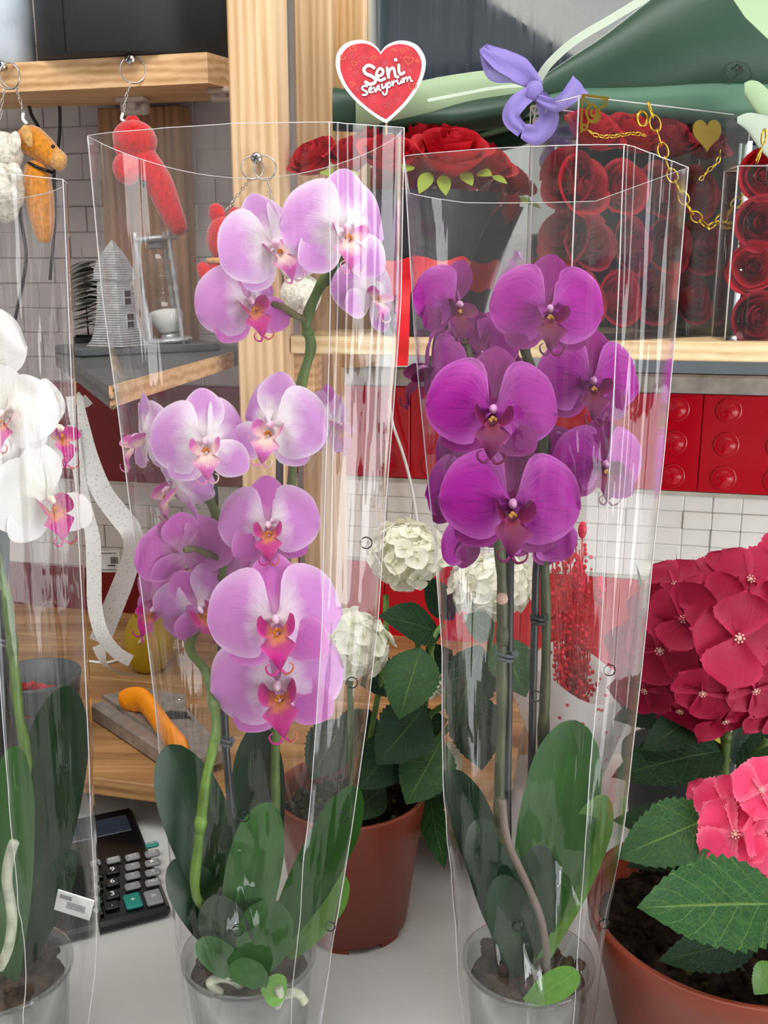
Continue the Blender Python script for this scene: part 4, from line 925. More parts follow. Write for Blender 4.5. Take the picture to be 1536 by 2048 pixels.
# label tape
Yt = 1.45
tape_m = N('printed_label_tape'); uv = tape_m.n('ShaderNodeUVMap').outputs[0]
def nm_(sc, lo, hi):
    return tape_m.ramp(tape_m.noise(tape_m.mapping(uv, sc), 1.0, 3, 0.6), [(lo, (0, 0, 0)), (hi, (1, 1, 1))])
ink = nm_((110, 9, 1), 0.60, 0.67); tape_m.set(tape_m.mix(ink, col('#e2e0de'), col('#8a8784')), 0.6)
lt = thing('label_tape', 'long curling strip of printed white label tape hanging to the counter', 'tape', atz(235, 1325, CZ))
def tape(pts, wpx, name='tape_strip'):
    c = spline([at(x, y, Y) for x, y, Y, *_ in pts], 8); n = len(c) - 1; aa = [interp([(i/(len(pts)-1), pts[i][3]) for i in range(len(pts))], j/n) for j in range(n+1)]
    kk = mpp(200, 1100, Yt)
    def fn(u, v):
        i = min(n, int(round(u*n))); t = (c[min(i+1, n)] - c[max(i-1, 0)]).normalized(); s_ = t.cross(V((0, -1, 0.05))).normalized(); s_ = Matrix.Rotation(aa[i], 3, t) @ s_
        return c[i] + s_*(v-.5)*wpx*kk
    return MB().grid(fn, n, 3).build(name, tape_m.m, lt)
tape([(148, 792, Yt, .5), (160, 850, Yt, .3), (178, 920, Yt, .1), (205, 985, Yt - .01, 0), (238, 1030, Yt - .02, -.2), (262, 1062, Yt - .03, -.5), (266, 1100, Yt - .02, -.8), (248, 1160, Yt - .01, -.5), (222, 1225, Yt, -.2), (198, 1285, Yt + .01, 0)], 42)
tape([(146, 850, Yt, .5), (160, 960, Yt, .4), (178, 1040, Yt - .01, .3), (186, 1082, Yt - .02, 0), (188, 1150, Yt - .03, 0), (190, 1215, Yt - .04, .05), (204, 1268, Yt - .05, .1), (232, 1304, Yt - .05, .2), (262, 1322, Yt - .05, .3)], 30)
tape([(150, 790, Yt + .02, .2), (165, 805, Yt + .02, .2), (178, 798, Yt + .02, .3)], 22)
tape([(196, 1290, Yt + .01, .2), (210, 1325, Yt, .7), (240, 1345, Yt - .02, 1.0), (280, 1352, Yt - .03, 1.1)], 30)
lb = MB(); c = at(218, 1122, Yt + .03); kk = mpp(218, 1122, Yt)
lb.grid(lambda u, v: c + V(((u-.5)*42*kk, -0.003*math.sin(u*PI), (v-.5)*46*kk)), 6, 2); lbl = lb.build('price_label', M['paper'], lt)
m = MB()
for i in range(6):
    m.box(c + V(((-2 + i*2.6)*kk + 8*kk, -0.0042, 3*kk)), (1.4*kk, 0.0004, 14*kk))
m.box(c + V((0, -0.0042, 18*kk)), (36*kk, .0004, 1.2*kk)); m.box(c + V((0, -0.0042, -17*kk)), (36*kk, .0004, 1.2*kk)); m.box(c + V((6*kk, -0.0042, -8*kk)), (16*kk, .0004, 2*kk))
m.build('barcode', M['bead'], lbl)
cord('power_cord', 'white cord lying on the counter beside the yellow vase', [atz(175, 1322, CZ + .003), atz(215, 1325, CZ + .003), atz(250, 1312, CZ + .012), at(286, 1278, vc.y - .055)], 0.0024, M['white'])
# hand tacker with orange grip
Tz = CZ
a0, a1 = atz(182, 1440, CZ), atz(372, 1570, CZ); ex_ = (a1-a0).normalized(); ey_ = V((-ex_.y, ex_.x, 0)); rotT = Matrix((ex_, ey_, V((0, 0, 1)))).transposed(); LT = (a1-a0).length
tk = thing('staple_gun', 'steel hand tacker with orange grip lying on the wooden counter', 'tool', a0 + ex_*LT/2)
def T(a, b, z): return a0 + ex_*a*LT + ey_*b + V((0, 0, z))
m = MB().rbox(T(.5, .012, .013), (LT, 0.022, 0.024), rotT, 0.002); m.build('magazine', M['tool_steel'], tk)
m = MB(); m.prism([T(-.02, .022, .026), T(.08, .085, .026), T(.30, .115, .026), T(.42, .095, .026), T(.42, .06, .026), T(.18, .022, .026)], (0, 0, 0.006)); m.build('body_plate', M['tool_steel'], tk)
m = MB(); m.prism([T(.16, .022, .012), T(.42, .06, .012), T(.42, .095, .012), T(1.0, .06, .012), T(1.0, .022, .012)], (0, 0, 0.018)); m.build('frame', M['tool_steel'], tk)
m = MB(); m.prism([T(.32, .050, .0305), T(.50, .084, .0305), T(.58, .078, .0305), T(.46, .04, .0305)], (0, 0, 0.0012)); m.build('slot', M['bead'], tk)
pts = spline([T(.23, .022, .034), T(.27, .03, .046), T(.36, .036, .052), T(.5, .03, .050), T(.68, .02, .045), T(.86, .012, .040), T(.96, .010, .036)], 6)
m = MB()
def grip(u, v):
    i = min(len(pts)-1, int(round(u*(len(pts)-1)))); t = (pts[min(i+1, len(pts)-1)] - pts[max(i-1, 0)]).normalized(); s_ = t.cross(V((0, 0, 1))).normalized(); n__ = s_.cross(t); e_ = min(1, 6*min(u, 1-u) + .35)
    a = v*2*PI; return pts[i] + s_*0.010*e_*math.cos(a) + n__*0.019*e_*math.sin(a)
m.grid(grip, len(pts)-1, 16); m.build('grip', plain('orange_rubber', '#ef8f08', 0.5, 0, 0.4, 0.04), tk)
MB().tube(spline([T(.18, .03, .034), T(.2, .05, .036), T(.24, .04, .036)]), 0.0015).build('wire_loop', M['bead'], tk)
m = MB()
for a, b in ((.95, .018), (.8, .012), (.34, .098)): m.lathe([(.004, 0), (.004, .002), (.002, .003), (.0001, .003)], T(a, b, .0255 if a > .5 else .032), 12)
m.build('rivet', M['steel'], tk)

# ------------------------------------------------------------------ calculator
q0 = atz(342, 1818, TZ + .012); q1 = atz(184, 1858, TZ + .012); exc = (q0 - q1).normalized(); eyc = V((-exc.y, exc.x, 0)); rotc = Matrix((exc, eyc, V((0, 0, 1)))).transposed()
calc = thing('calculator', 'black desktop calculator with grey and teal keys under the counter edge', 'calculator', q0)
def K(a, b, z): return V((q0.x, q0.y, TZ)) - exc*a + eyc*b + V((0, 0, z))
CW, CL = 0.155, 0.245
MB().rbox(K(CW/2, CL/2, .0085), (CW, CL, .013), rotc, 0.004).build('body', M['black_gloss'], calc)
MB().rbox(K(CW/2, CL*.83, .0154), (CW*.86, CL*.17, .002), rotc, 0.0008).build('screen', plain('grey_lcd', '#2b3340', 0.15, 0, 0.6), calc)
for a, b in ((.015, .015), (CW-.015, .015), (.015, CL-.015), (CW-.015, CL-.015)): MB().lathe([(.005, 0), (.005, .0025), (.0001, .0025)], K(a, b, 0), 10).build('foot', M['bead'], calc)
kg = plain('grey_key', '#85898b', 0.45); kt = plain('teal_key', '#0f8578', 0.4)
def px2k(zx, zy):                                                   # from the zoomed crop to the calculator top
    p = atz(zx/3.605, 1480 + zy/3.605, TZ + .016); d = p - V((q0.x, q0.y, TZ)); return -d.dot(exc), d.dot(eyc)
def key(zx, zy, w_, h_, mat, txt, ts=8):
    a, b = px2k(zx, zy); kk = mpp(zx/3.605, 1480 + zy/3.605, q0.y)/3.605
    o = MB().rbox(K(a, b, .017), (w_*kk, h_*kk*1.35, .005), rotc, 0.0017).build('key', mat, calc)
    if txt:
        t_ = bpy.data.objects.new('key_legend', text_mesh(txt, ts*.001)); t_.data.materials.append(M['white']); S.collection.objects.link(t_); t_.parent = o; t_.location = (0, 0, .0027); t_.rotation_euler = (0, 0, math.atan2(exc.y, exc.x))
    return o
for zx, zy, t in ((958, 850, 'GT'), (958, 918, '\u00f7'), (958, 986, '\u00d7'), (958, 1060, '\u2212')): key(zx, zy, 112, 58, kg, t)
for zx, zy, t in ((1098, 826, 'CE'), (1100, 892, '\u25b6'), (1102, 962, '%'), (1104, 1034, 'MU')): key(zx, zy, 112, 58, kg, t, 7)
key(1096, 762, 104, 46, kt, 'CHECK', 4.5); key(820, 872, 108, 54, kg, 'MRC', 6); key(690, 894, 80, 50, kg, 'M\u2212', 6)
key(960, 1168, 118, 128, kt, '+', 11); key(1108, 1142, 118, 128, kg, '=', 11)
for zx, zy, t in ((812, 950, '9'), (812, 1036, '6'), (812, 1126, '3'), (806, 1214, '.'), (692, 985, '8'), (692, 1075, '5'), (694, 1165, '2'), (694, 1250, '0')):
    key(zx, zy - (12 if t == '.' else 0), 100, 66, M['black_gloss'], t, 12)

# ------------------------------------------------------------------ orchids
def ell(pts, u): return interp(pts, u)
UPW = [(0, .06), (.08, .12), (.18, .28), (.3, .52), (.45, .69), (.62, .71), (.8, .57), (.91, .38), (.97, .2), (.993, .09), (1, .0)]
UPW = smooth(UPW)
LOW = [(0, .06), (.08, .10), (.18, .22), (.3, .42), (.45, .57), (.62, .60), (.8, .46), (.91, .30), (.97, .16), (.993, .07), (1, .0)]
LOW = smooth(LOW)
def petal_mb(sgn, seed, cup=0.12, back=0.10, ruf=0.02):
    def fn(u, v):
        s_ = (v-.5)*2; w_ = interp(UPW if s_ > 0 else LOW, u); x = u - 0.26*(abs(s_)**2.2)*math.sin(PI*min(1, u*1.1))**1.5*(1-u*.3) ; z = s_*w_ + 0.04*math.sin(PI*u)
        x = max(x, -0.06)
        y = back*u*u - 0.05*math.sin(PI*u) + cup*(s_*s_)*w_ + ruf*1.6*math.sin(u*7 + seed + s_*2.5)*abs(s_)*1.3 + .018*math.sin(u*11 + seed*2 + s_*5)
        return (sgn*x, y, z)
    return MB().grid(lambda u, v: fn(math.sin(u*PI/2), v), 16, 14)
SW = [(0, .08), (.15, .18), (.35, .33), (.55, .38), (.72, .34), (.88, .22), (.96, .12), (.99, .055), (1, 0)]
SW = smooth(SW)
def sepal_mb(seed, curl=0.1):
    def fn(u, v):
        s_ = (v-.5)*2; w_ = interp(SW, u); return (s_*w_, curl*u*u + 0.10*s_*s_*w_ + 0.03 + .015*math.sin(u*5 + seed)*s_, u*0.95)
    return MB().grid(lambda u, v: fn(math.sin(u*PI/2), v), 12, 8)
def lip_mb():
    m = MB()
    for sg_ in (-1, 1):                                             # upright side lobes curving inwards
        def fn(u, v):
            s_ = (v-.5)*2; w_ = 0.20*math.sin(PI*min(1, u*.93 + .07))**.7; a = u*1.05
            c = V((sg_*(0.05 + 0.27*math.sin(a)*1.0 - .05*u*u), -0.10 - 0.12*u - .05*s_*w_*4, -0.17 + 0.31*u*(1 - .2*u)))
            return c + V((sg_*0.35*w_*s_*.5, -w_*s_*1.0, -w_*s_*.35))
        m.grid(fn, 8, 6)
    MW = smooth([(0, .06), (.12, .10), (.28, .17), (.40, .235), (.5, .21), (.62, .15), (.78, .10), (.9, .07), (1, .04)])
    def fn(u, v):
        s_ = (v-.5)*2; w_ = interp(MW, u); return (s_*w_, -0.16 - 0.30*math.sin(u*1.9) + .12*abs(s_)*w_*2 + .10*u*u, -0.17 - 0.42*u**1.15 + 0.05*abs(s_))
    m.grid(fn, 12, 6)
    for sg_ in (-1, 1):                                             # tendrils at the tip
        pts = spline([V((sg_*.02, -.36, -.57)), V((sg_*.07, -.40, -.62)), V((sg_*.15, -.44, -.58)), V((sg_*.17, -.45, -.50)), V((sg_*.12, -.46, -.46))], 4)
        m.tube(pts, [0.022*(1 - .75*i/len(pts)) for i in range(len(pts))], 6)
    return m
FM = {}
def flower_meshes(pet, sep, lip, colm, cal):
    key_ = (pet, sep, lip)
    if key_ not in FM:
        cm = MB().ball((0, -0.13, 0.035), (.06, .10, .075), None, 0, 12, 8); cm.ball((0, -.21, .03), (.045, .04, .05), None, 0, 10, 6); cm.tube([(0, 0.02, 0), (0, .12, .0)], .03)
        cl = MB(); r5 = random.Random(2)
        for i in range(9): cl.ball((r5.uniform(-.05, .05), -.20 + r5.uniform(-.06, .04), -.12 + r5.uniform(-.05, .05)), r5.uniform(.02, .036), None, 0, 7, 5)
        FM[key_] = dict(col=cm.mesh('flower', M[colm]), cal=cl.mesh('callus', M[cal]), lip=lip_mb().mesh('lip', M[lip]),
            L=[petal_mb(-1, i*1.7, .10 + .05*i, .08 + .05*i, .02 + .008*i).mesh('petal', M[pet]) for i in range(3)], R=[petal_mb(1, i*2.3 + 1, .10 + .05*i, .08 + .05*i, .02 + .008*i).mesh('petal', M[pet]) for i in range(3)],
            S=[sepal_mb(i*1.3, .05 + .09*i).mesh('sepal', M[sep]) for i in range(3)])
    return FM[key_]
def flower(parent, px, py, Y, Lpx, yaw=0, pitch=0, roll=0, kind=('lilac', 'lilac', 'lip_pink', 'column', 'callus'), fold=(0, 0), var=0, lipscale=1.0, ps=(1, 1), name='flower', droop=0):
    fm = flower_meshes(*kind); pos = at(px, py, Y); L = Lpx*mpp(px, py, Y); r = math.radians
    R_ = Matrix.Rotation(r(yaw), 3, 'Z') @ Matrix.Rotation(r(-pitch), 3, 'X') @ Matrix.Rotation(r(roll), 3, 'Y')
    o = link(name, fm['col'], parent, pos - ORG[parent], R_, L, pos)
    link('petal', fm['L'][var % 3], o, (-.02, 0, .02), Matrix.Rotation(r(-fold[0]), 3, 'Z') @ Matrix.Rotation(r(droop), 3, 'Y'), ps[0]); link('petal', fm['R'][(var+1) % 3], o, (.02, -.012, .02), Matrix.Rotation(r(fold[1]), 3, 'Z') @ Matrix.Rotation(r(-droop), 3, 'Y'), ps[1])
    link('sepal', fm['S'][var % 3], o, (0, .05, .02))
    for sg_ in (-1, 1): link('sepal', fm['S'][(var + 1 + sg_) % 3], o, (0, .06, -.03), (0.1, sg_*r(128), 0), .92)
    link('lip', fm['lip'], o, scale=lipscale*1.12); link('callus', fm['cal'], o)
    return o
PL = ('lilac', 'lilac_deep', 'lip_pink', 'column', 'callus'); PP = ('lilac_pale', 'lilac_pale', 'lip_pale', 'column', 'callus'); PD = ('lilac_deep', 'lilac_deep', 'lip_pink', 'column', 'callus')
PU = ('purple', 'purple_sepal', 'lip_purple', 'column_purple', 'callus_pale'); PW = ('white_petal', 'white_petal', 'lip_pink', 'column_white', 'callus')
def stem(parent, pts, r, mat, name='flower_stem', nodes=()):
    c = spline([at(*p) for p in pts], 7); n = len(c); m = MB().tube(c, [r*(1 + .1*math.sin(i*.8)) for i in range(n)], 10)
    for i in range(8, n-4, 15): m.tube([c[i-1], c[i], c[min(n-1, i+1)]], [r*1.02, r*1.32, r*1.02], 10)
    return m.build(name, M[mat], parent)
def stake(parent, pts, r, mat='stake', lab=None): return MB().tube([at(*p) for p in pts], r, 10).build('stake', M[mat], parent)
def clip(parent, px, py, Y, wpx, mat='stake_grey'):
    kk = mpp(px, py, Y); c = at(px, py, Y); m = MB(); m.torus(c, wpx*.36*kk, 0.0016, Matrix.Rotation(0.25, 3, 'Y'), 18, 6, sy=.7); m.torus(c - V((0, 0, .004)), wpx*.36*kk, 0.0016, Matrix.Rotation(0.25, 3, 'Y'), 18, 6, sy=.7); m.rbox(c + V((wpx*.42*kk, -.002, .001)), (wpx*.3*kk, .003, .006), Matrix.Rotation(-.2, 3, 'Y'), .0008)
    return m.build('clip', M[mat], parent)
def oleaf(parent, p0, p1, wpx, mat, nrm=(0, -1, .35), bend=0.1, fold=0.16, pts=None):
    P0, P1 = at(*p0), at(*p1); kk = mpp((p0[0]+p1[0])/2, (p0[1]+p1[1])/2, (p0[2]+p1[2])/2); m = MB(); simple_leaf(m, P0, P1, wpx*kk, nrm, bend, fold, 'strap', nu=16, nv=8)
    return m.build('leaf', M[mat], parent)
def inner_pot(parent, c, r, h):
    MB().lathe([(r*.80, 0.001), (r*.82, 0.0), (r*.97, h*.95), (r*1.03, h*.96), (r*1.03, h), (r*.98, h), (r*.94, h*.93), (r*.78, .004), (.001, .003)], c, 40).build('pot', M['potfilm'], parent)
    m = MB(); rb = random.Random(int(c.x*1000))
    m.lathe([(r*.74, .006), (r*.90, h*.80), (r*.6, h*.86), (.001, h*.88)], c, 24)
    for i in range(60):
        a = rb.uniform(0, 2*PI); q_ = r*.86*math.sqrt(rb.random()); m.rbox(c + V((q_*math.cos(a), q_*math.sin(a), h*.86 + rb.uniform(-.004, .008))), (rb.uniform(.008, .02), rb.uniform(.006, .012), rb.uniform(.004, .01)), Euler((rb.uniform(-.6, .6), rb.uniform(-.6, .6), rb.uniform(0, 3))).to_matrix(), .0015)
    m.build('bark', M['bark'], parent, kind='stuff')
def base_at(px, Y): d = ray(px, 2048); return V((at(px, 2040, Y).x, Y, TZ + 0.001))
YP = 0.80
pk = thing('potted_orchid', 'lilac and white orchid with two arching stems in the middle cellophane sleeve', 'orchid', base_at(503, YP))
inner_pot(pk, base_at(503, YP), 0.060, 0.115)
for args in [
  (690, 462, YP - .03, 128, 18, 5, 4, PP, (8, 30), 0), (547, 492, YP + .00, 112, 28, 5, -16, PP, (0, 25), 1), (500, 605, YP + .01, 106, 22, 0, -12, PL, (5, 45), 2), (748, 590, YP + .0, 88, 42, 10, 22, PP, (30, 20), 0),
  (412, 885, YP - .02, 112, 6, 5, -4, PP, (5, 35), 1), (543, 852, YP - .01, 112, -6, 5, 8, PP, (40, 5), 2), (285, 875, YP + .02, 92, -55, 0, -10, PP, (20, 10), 0), (345, 975, YP + .02, 92, -58, -25, 12, PP, (10, 30), 1),
  (365, 1100, YP + .02, 100, 205, 10, 10, PD, (15, 10), 2), (537, 1052, YP - .01, 104, 4, 8, -2, PL, (12, 5), 0), (553, 1240, YP - .045, 138, 5, 8, -4, PL, (4, 12), 1), (557, 1372, YP - .025, 140, 3, 8, -8, PL, (4, 18), 2),
  (318, 1215, YP + .03, 92, -40, -10, 25, PD, (10, 10), 0), (398, 1215, YP + .015, 92, 30, -15, -30, PL, (30, 20), 1), (668, 850, YP + .05, 84, 55, 0, 10, PL, (10, 20), 2), (480, 1165, YP + .05, 90, 10, 0, 20, PD, (20, 20), 1)]:
    px, py, Y, L, ya, pi_, ro, kd, fo, va = args; flower(pk, px, py, Y, L, ya, pi_, ro, kd, fo, va)
stem(pk, [(470, 1960, YP), (440, 1850, YP), (392, 1790, YP - .055), (398, 1680, YP - .06), (412, 1560, YP - .058), (432, 1455, YP - .035), (415, 1350, YP + .02), (380, 1290, YP + .03), (430, 1200, YP + .04), (446, 1130, YP + .03), (446, 1060, YP + .03), (420, 1000, YP + .03), (412, 940, YP + .03)], 0.0042, 'stem')
stem(pk, [(500, 1960, YP + .02), (545, 1700, YP + .03), (552, 1480, YP + .04), (565, 1200, YP + .05), (582, 980, YP + .05), (592, 850, YP + .04), (606, 755, YP + .03), (622, 695, YP + .03), (614, 640, YP + .03), (642, 570, YP + .02), (690, 505, YP + .01)], 0.0044, 'stem')
for pts in ([(614, 640, YP + .03), (590, 630, YP + .02), (560, 612, YP + .02), (510, 605, YP + .03)], [(420, 1005, YP + .03), (400, 992, YP + .03), (375, 985, YP + .03), (350, 980, YP + .04)], [(446, 1120, YP + .03), (420, 1110, YP + .02), (390, 1098, YP + .01), (370, 1100, YP + .0)], [(642, 570, YP + .02), (680, 560, YP + .02), (735, 590, YP + .03)], [(600, 780, YP + .035), (570, 820, YP + .03), (545, 850, YP + .03)], [(446, 1060, YP + .03), (490, 1060, YP + .03), (530, 1055, YP + .03)]):
    stem(pk, pts, 0.0028, 'stem_brown', 'flower_stalk')
stake(pk, [(418, 785, YP + .045), (436, 1150, YP + .045), (452, 1500, YP + .02), (478, 1800, YP), (485, 1975, YP)], 0.0036)
stake(pk, [(560, 880, YP + .06), (555, 1300, YP + .05), (548, 1500, YP + .045), (540, 1640, YP + .03), (528, 1960, YP + .03)], 0.0034)
clip(pk, 452, 1480, YP + .01, 30); clip(pk, 440, 935, YP + .035, 26, 'stake')
for p0, p1, wd, mt, nr, bd in [((500, 1900, YP), (335, 1490, YP - .04), 130, 'orchid_leaf_dark', (.3, -1, .3), .06), ((505, 1900, YP + .04), (520, 1448, YP + .05), 110, 'orchid_leaf_dark', (0, -1, .1), -.04),
   ((490, 1900, YP - .01), (540, 1605, YP - .045), 110, 'orchid_leaf', (-.1, -1, .35), .22), ((520, 1930, YP), (718, 1575, YP - .02), 100, 'orchid_leaf', (-.5, -1, .35), -.10), ((500, 1930, YP), (345, 1720, YP - .04), 100, 'orchid_leaf_dark', (.2, -1, .5), .12),
   ((510, 1940, YP + .02), (690, 1750, YP + .02), 100, 'orchid_leaf_light', (0, -1, .5), .10), ((492, 1960, YP - .02), (430, 1790, YP - .05), 100, 'orchid_leaf_dark', (0, -1, .3), .1), ((505, 1955, YP - .03), (550, 1800, YP - .05), 110, 'orchid_leaf', (0, -1, .3), .06), ((500, 1960, YP - .03), (395, 1880, YP - .055), 60, 'orchid_leaf', (0, -1, .8), .1)]:
    oleaf(pk, p0, p1, wd, mt, nr, bd)
oleaf(pk, (520, 1975, YP - .06), (485, 1915, YP - .075), 78, 'orchid_leaf', (-.2, -1, .3), .1); oleaf(pk, (525, 1970, YP - .055), (572, 1985, YP - .06), 60, 'orchid_leaf_light', (.2, -1, .6), .15)
for pts in ([(440, 1985, YP - .04), (420, 1965, YP - .05), (450, 1955, YP - .045), (480, 1970, YP - .03)], [(555, 2010, YP - .05), (560, 1990, YP - .06), (556, 1975, YP - .06)], [(540, 2000, YP - .05), (590, 1985, YP - .05), (610, 2005, YP - .05)]):
    MB().tube(spline([at(*p) for p in pts], 5), 0.004, 9).build('aerial_root', M['root'], pk)

YU = 0.79
pu = thing('potted_orchid', 'deep purple orchid with two stakes in the right cellophane sleeve', 'orchid', base_at(1052, YU))
inner_pot(pu, base_at(1052, YU), 0.058, 0.115)
for args in [(1097, 622, YU - .02, 116, 2, 4, 3, (0, 4), 0), (985, 822, YU - .045, 132, -2, 5, 4, (0, 2), 1), (1022, 1010, YU - .05, 140, 3, 6, 6, (0, 0), 2), (1183, 765, YU + .01, 110, 4, 6, 5, (4, 8), 1), (1207, 930, YU + .0, 100, 6, 6, 4, (12, 20), 2),
   (912, 610, YU + .0, 92, 30, -5, 12, (10, 55), 0), (860, 740, YU + .02, 100, -74, 0, 5, (10, 10), 1), (965, 705, YU + .035, 90, 170, -10, 20, (20, 20), 2), (915, 975, YU + .03, 96, -150, 5, 0, (10, 10), 0), (945, 890, YU + .04, 90, 200, 0, 30, (0, 0), 1), (1070, 930, YU + .05, 96, 185, 0, 12, (0, 0), 2), (950, 1065, YU + .02, 84, -160, 20, 30, (10, 10), 0), (1075, 1075, YU + .03, 78, 190, 20, -20, (10, 0), 1)]:
    px, py, Y, L, ya, pi_, ro, fo, va = args; flower(pu, px, py, Y, L, ya, pi_, ro, PU, fo, va, 1.08)
stem(pu, [(1030, 1960, YU + .01), (1000, 1650, YU + .0), (1003, 1450, YU), (1004, 1310, YU), (1004, 1180, YU), (998, 1090, YU + .01), (985, 990, YU + .02), (975, 880, YU + .02), (950, 770, YU + .03), (930, 690, YU + .03)], 0.0044, 'stem_dark')
stem(pu, [(1060, 1960, YU + .03), (1085, 1500, YU + .04), (1092, 1300, YU + .04), (1090, 1150, YU + .04), (1082, 1000, YU + .04), (1085, 850, YU + .03), (1062, 740, YU + .03), (1050, 690, YU + .03), (1070, 640, YU + .03), (1095, 622, YU + .02)], 0.0044, 'stem_dark')
for pts in ([(1085, 850, YU + .03), (1130, 800, YU + .035), (1175, 770, YU + .04)], [(1084, 960, YU + .04), (1140, 950, YU + .04), (1200, 932, YU + .03)], [(950, 770, YU + .03), (960, 800, YU + .02), (980, 822, YU)], [(990, 1000, YU + .02), (1005, 1010, YU + .01), (1018, 1012, YU - .01)], [(930, 690, YU + .03), (920, 650, YU + .03), (912, 612, YU + .03)]):
    stem(pu, pts, 0.0026, 'stem_dark', 'flower_stalk')
MB().lathe([(.005, -.0012), (.005, .0012), (.0001, .0014)], at(1004, 1197, YU - .0045), 12, 0, Matrix.Rotation(PI/2, 3, 'X')).build('node_scar', plain('pink_scar', '#c9a390', 0.6), pu)
stake(pu, [(1020, 1060, YU + .012), (1018, 1300, YU + .012), (1014, 1600, YU + .012), (1020, 1980, YU)], 0.0038); stake(pu, [(1092, 880, YU + .05), (1072, 1150, YU + .04), (1066, 1380, YU + .035), (1055, 1960, YU + .03)], 0.0034)
clip(pu, 1010, 1308, YU + .0, 44); clip(pu, 1075, 1235, YU + .035, 36, 'stake'); clip(pu, 1090, 890, YU + .04, 20, 'stake')
for p0, p1, wd, mt, nr, bd in [((1060, 1900, YU + .02), (1150, 1440, YU + .03), 150, 'orchid_leaf', (-.1, -1, .2), .06), ((1060, 1960, YU), (1212, 1590, YU - .0), 82, 'orchid_leaf_light', (-.4, -1, .2), -.24), ((1040, 1930, YU), (950, 1640, YU), 110, 'orchid_leaf_dark', (.3, -1, .3), .15), ((1045, 1930, YU - .02), (1080, 1690, YU - .04), 100, 'orchid_leaf_dark', (0, -1, .3), .1), ((1040, 1950, YU - .02), (1000, 1750, YU - .05), 90, 'orchid_leaf_dark', (.1, -1, .3), .08), ((1050, 1930, YU + .04), (905, 1540, YU + .05), 90, 'orchid_leaf_dark', (.2, -1, .2), .05)]:
    oleaf(pu, p0, p1, wd, mt, nr, bd)
oleaf(pu, (1052, 2006, YU - .05), (1156, 1942, YU - .075), 58, 'orchid_leaf_light', (0, -1, .7), .06, .08)
MB().tube(spline([at(*p) for p in [(1005, 1600, YU - .05), (1015, 1680, YU - .055), (1055, 1770, YU - .055), (1085, 1850, YU - .05), (1095, 1950, YU - .04)]], 6), 0.0032, 9).build('aerial_root', plain('brown_root', '#70635a', 0.7), pu)

YL = 0.78
pw = thing('potted_orchid', 'white orchid with magenta lips in the sleeve at the left edge', 'orchid', base_at(10, YL))
inner_pot(pw, base_at(10, YL), 0.062, 0.115)
for args in [(8, 830, YL - .03, 104, 2, 4, 0, (0, 4), 0), (98, 1000, YL - .0, 118, 38, -2, -6, (8, 55), 1), (108, 860, YL + .03, 108, 60, 4, 14, (15, 55), 2), (-90, 930, YL, 110, -10, 0, 0, (0, 0), 1), (-60, 700, YL, 110, 0, 0, 0, (0, 0), 2)]:
    px, py, Y, L, ya, pi_, ro, fo, va = args; flower(pw, px, py, Y, L, ya, pi_, ro, PW, fo, va, 1.0)
stem(pw, [(10, 1960, YL), (50, 1560, YL + .01), (38, 1430, YL + .02), (28, 1330, YL + .03), (10, 1180, YL + .04), (-25, 1050, YL + .03), (-40, 900, YL + .03), (-20, 760, YL + .03)], 0.0044, 'stem')
stem(pw, [(-25, 1060, YL + .03), (15, 1045, YL + .02), (45, 1035, YL + .02), (95, 1005, YL + .03)], 0.003, 'stem', 'flower_stalk')
stake(pw, [(8, 900, YL + .045), (6, 1280, YL + .04), (8, 1960, YL + .02)], 0.005); clip(pw, 8, 1278, YL + .035, 40)
for p0, p1, wd, mt, nr, bd in [((20, 1990, YL), (35, 1492, YL - .05), 105, 'orchid_leaf', (-.1, -1, .2), .05), ((30, 1930, YL + .03), (140, 1372, YL + .05), 135, 'orchid_leaf_dark', (-.1, -1, .2), -.05), ((0, 1960, YL), (-60, 1560, YL - .02), 110, 'orchid_leaf', (.2, -1, .3), .05), ((30, 1960, YL + .01), (150, 1700, YL + .02), 70, 'orchid_leaf_dark', (-.2, -1, .3), .1)]:
    oleaf(pw, p0, p1, wd, mt, nr, bd)
MB().tube(spline([at(*p) for p in [(0, 1935, YL - .06), (18, 1890, YL - .065), (24, 1830, YL - .065), (14, 1760, YL - .065), (20, 1710, YL - .065), (30, 1680, YL - .062)]], 6), [.0042]*30 + [.0025], 9).build('aerial_root', M['root'], pw)
tg = MB(); cT = at(148, 1810, YL - .02); kk = mpp(148, 1810, YL); RT = Matrix.Rotation(.35, 3, 'Y') @ Matrix.Rotation(.5, 3, 'X')
kk *= 1.25
tg.rbox(cT, (58*kk, .0012, 70*kk), RT, .0003); to = tg.build('care_label', M['white'], pw)
m = MB().box(cT + RT @ V((-14*kk, -.001, 20*kk)), (18*kk, .0004, 12*kk), RT)
for i in range(4): m.box(cT + RT @ V((4*kk, -.001, (6 - i*6)*kk)), (30*kk, .0004, 1.6*kk), RT)
m.build('print', plain('grey_print', '#8f9092', 0.6), to)
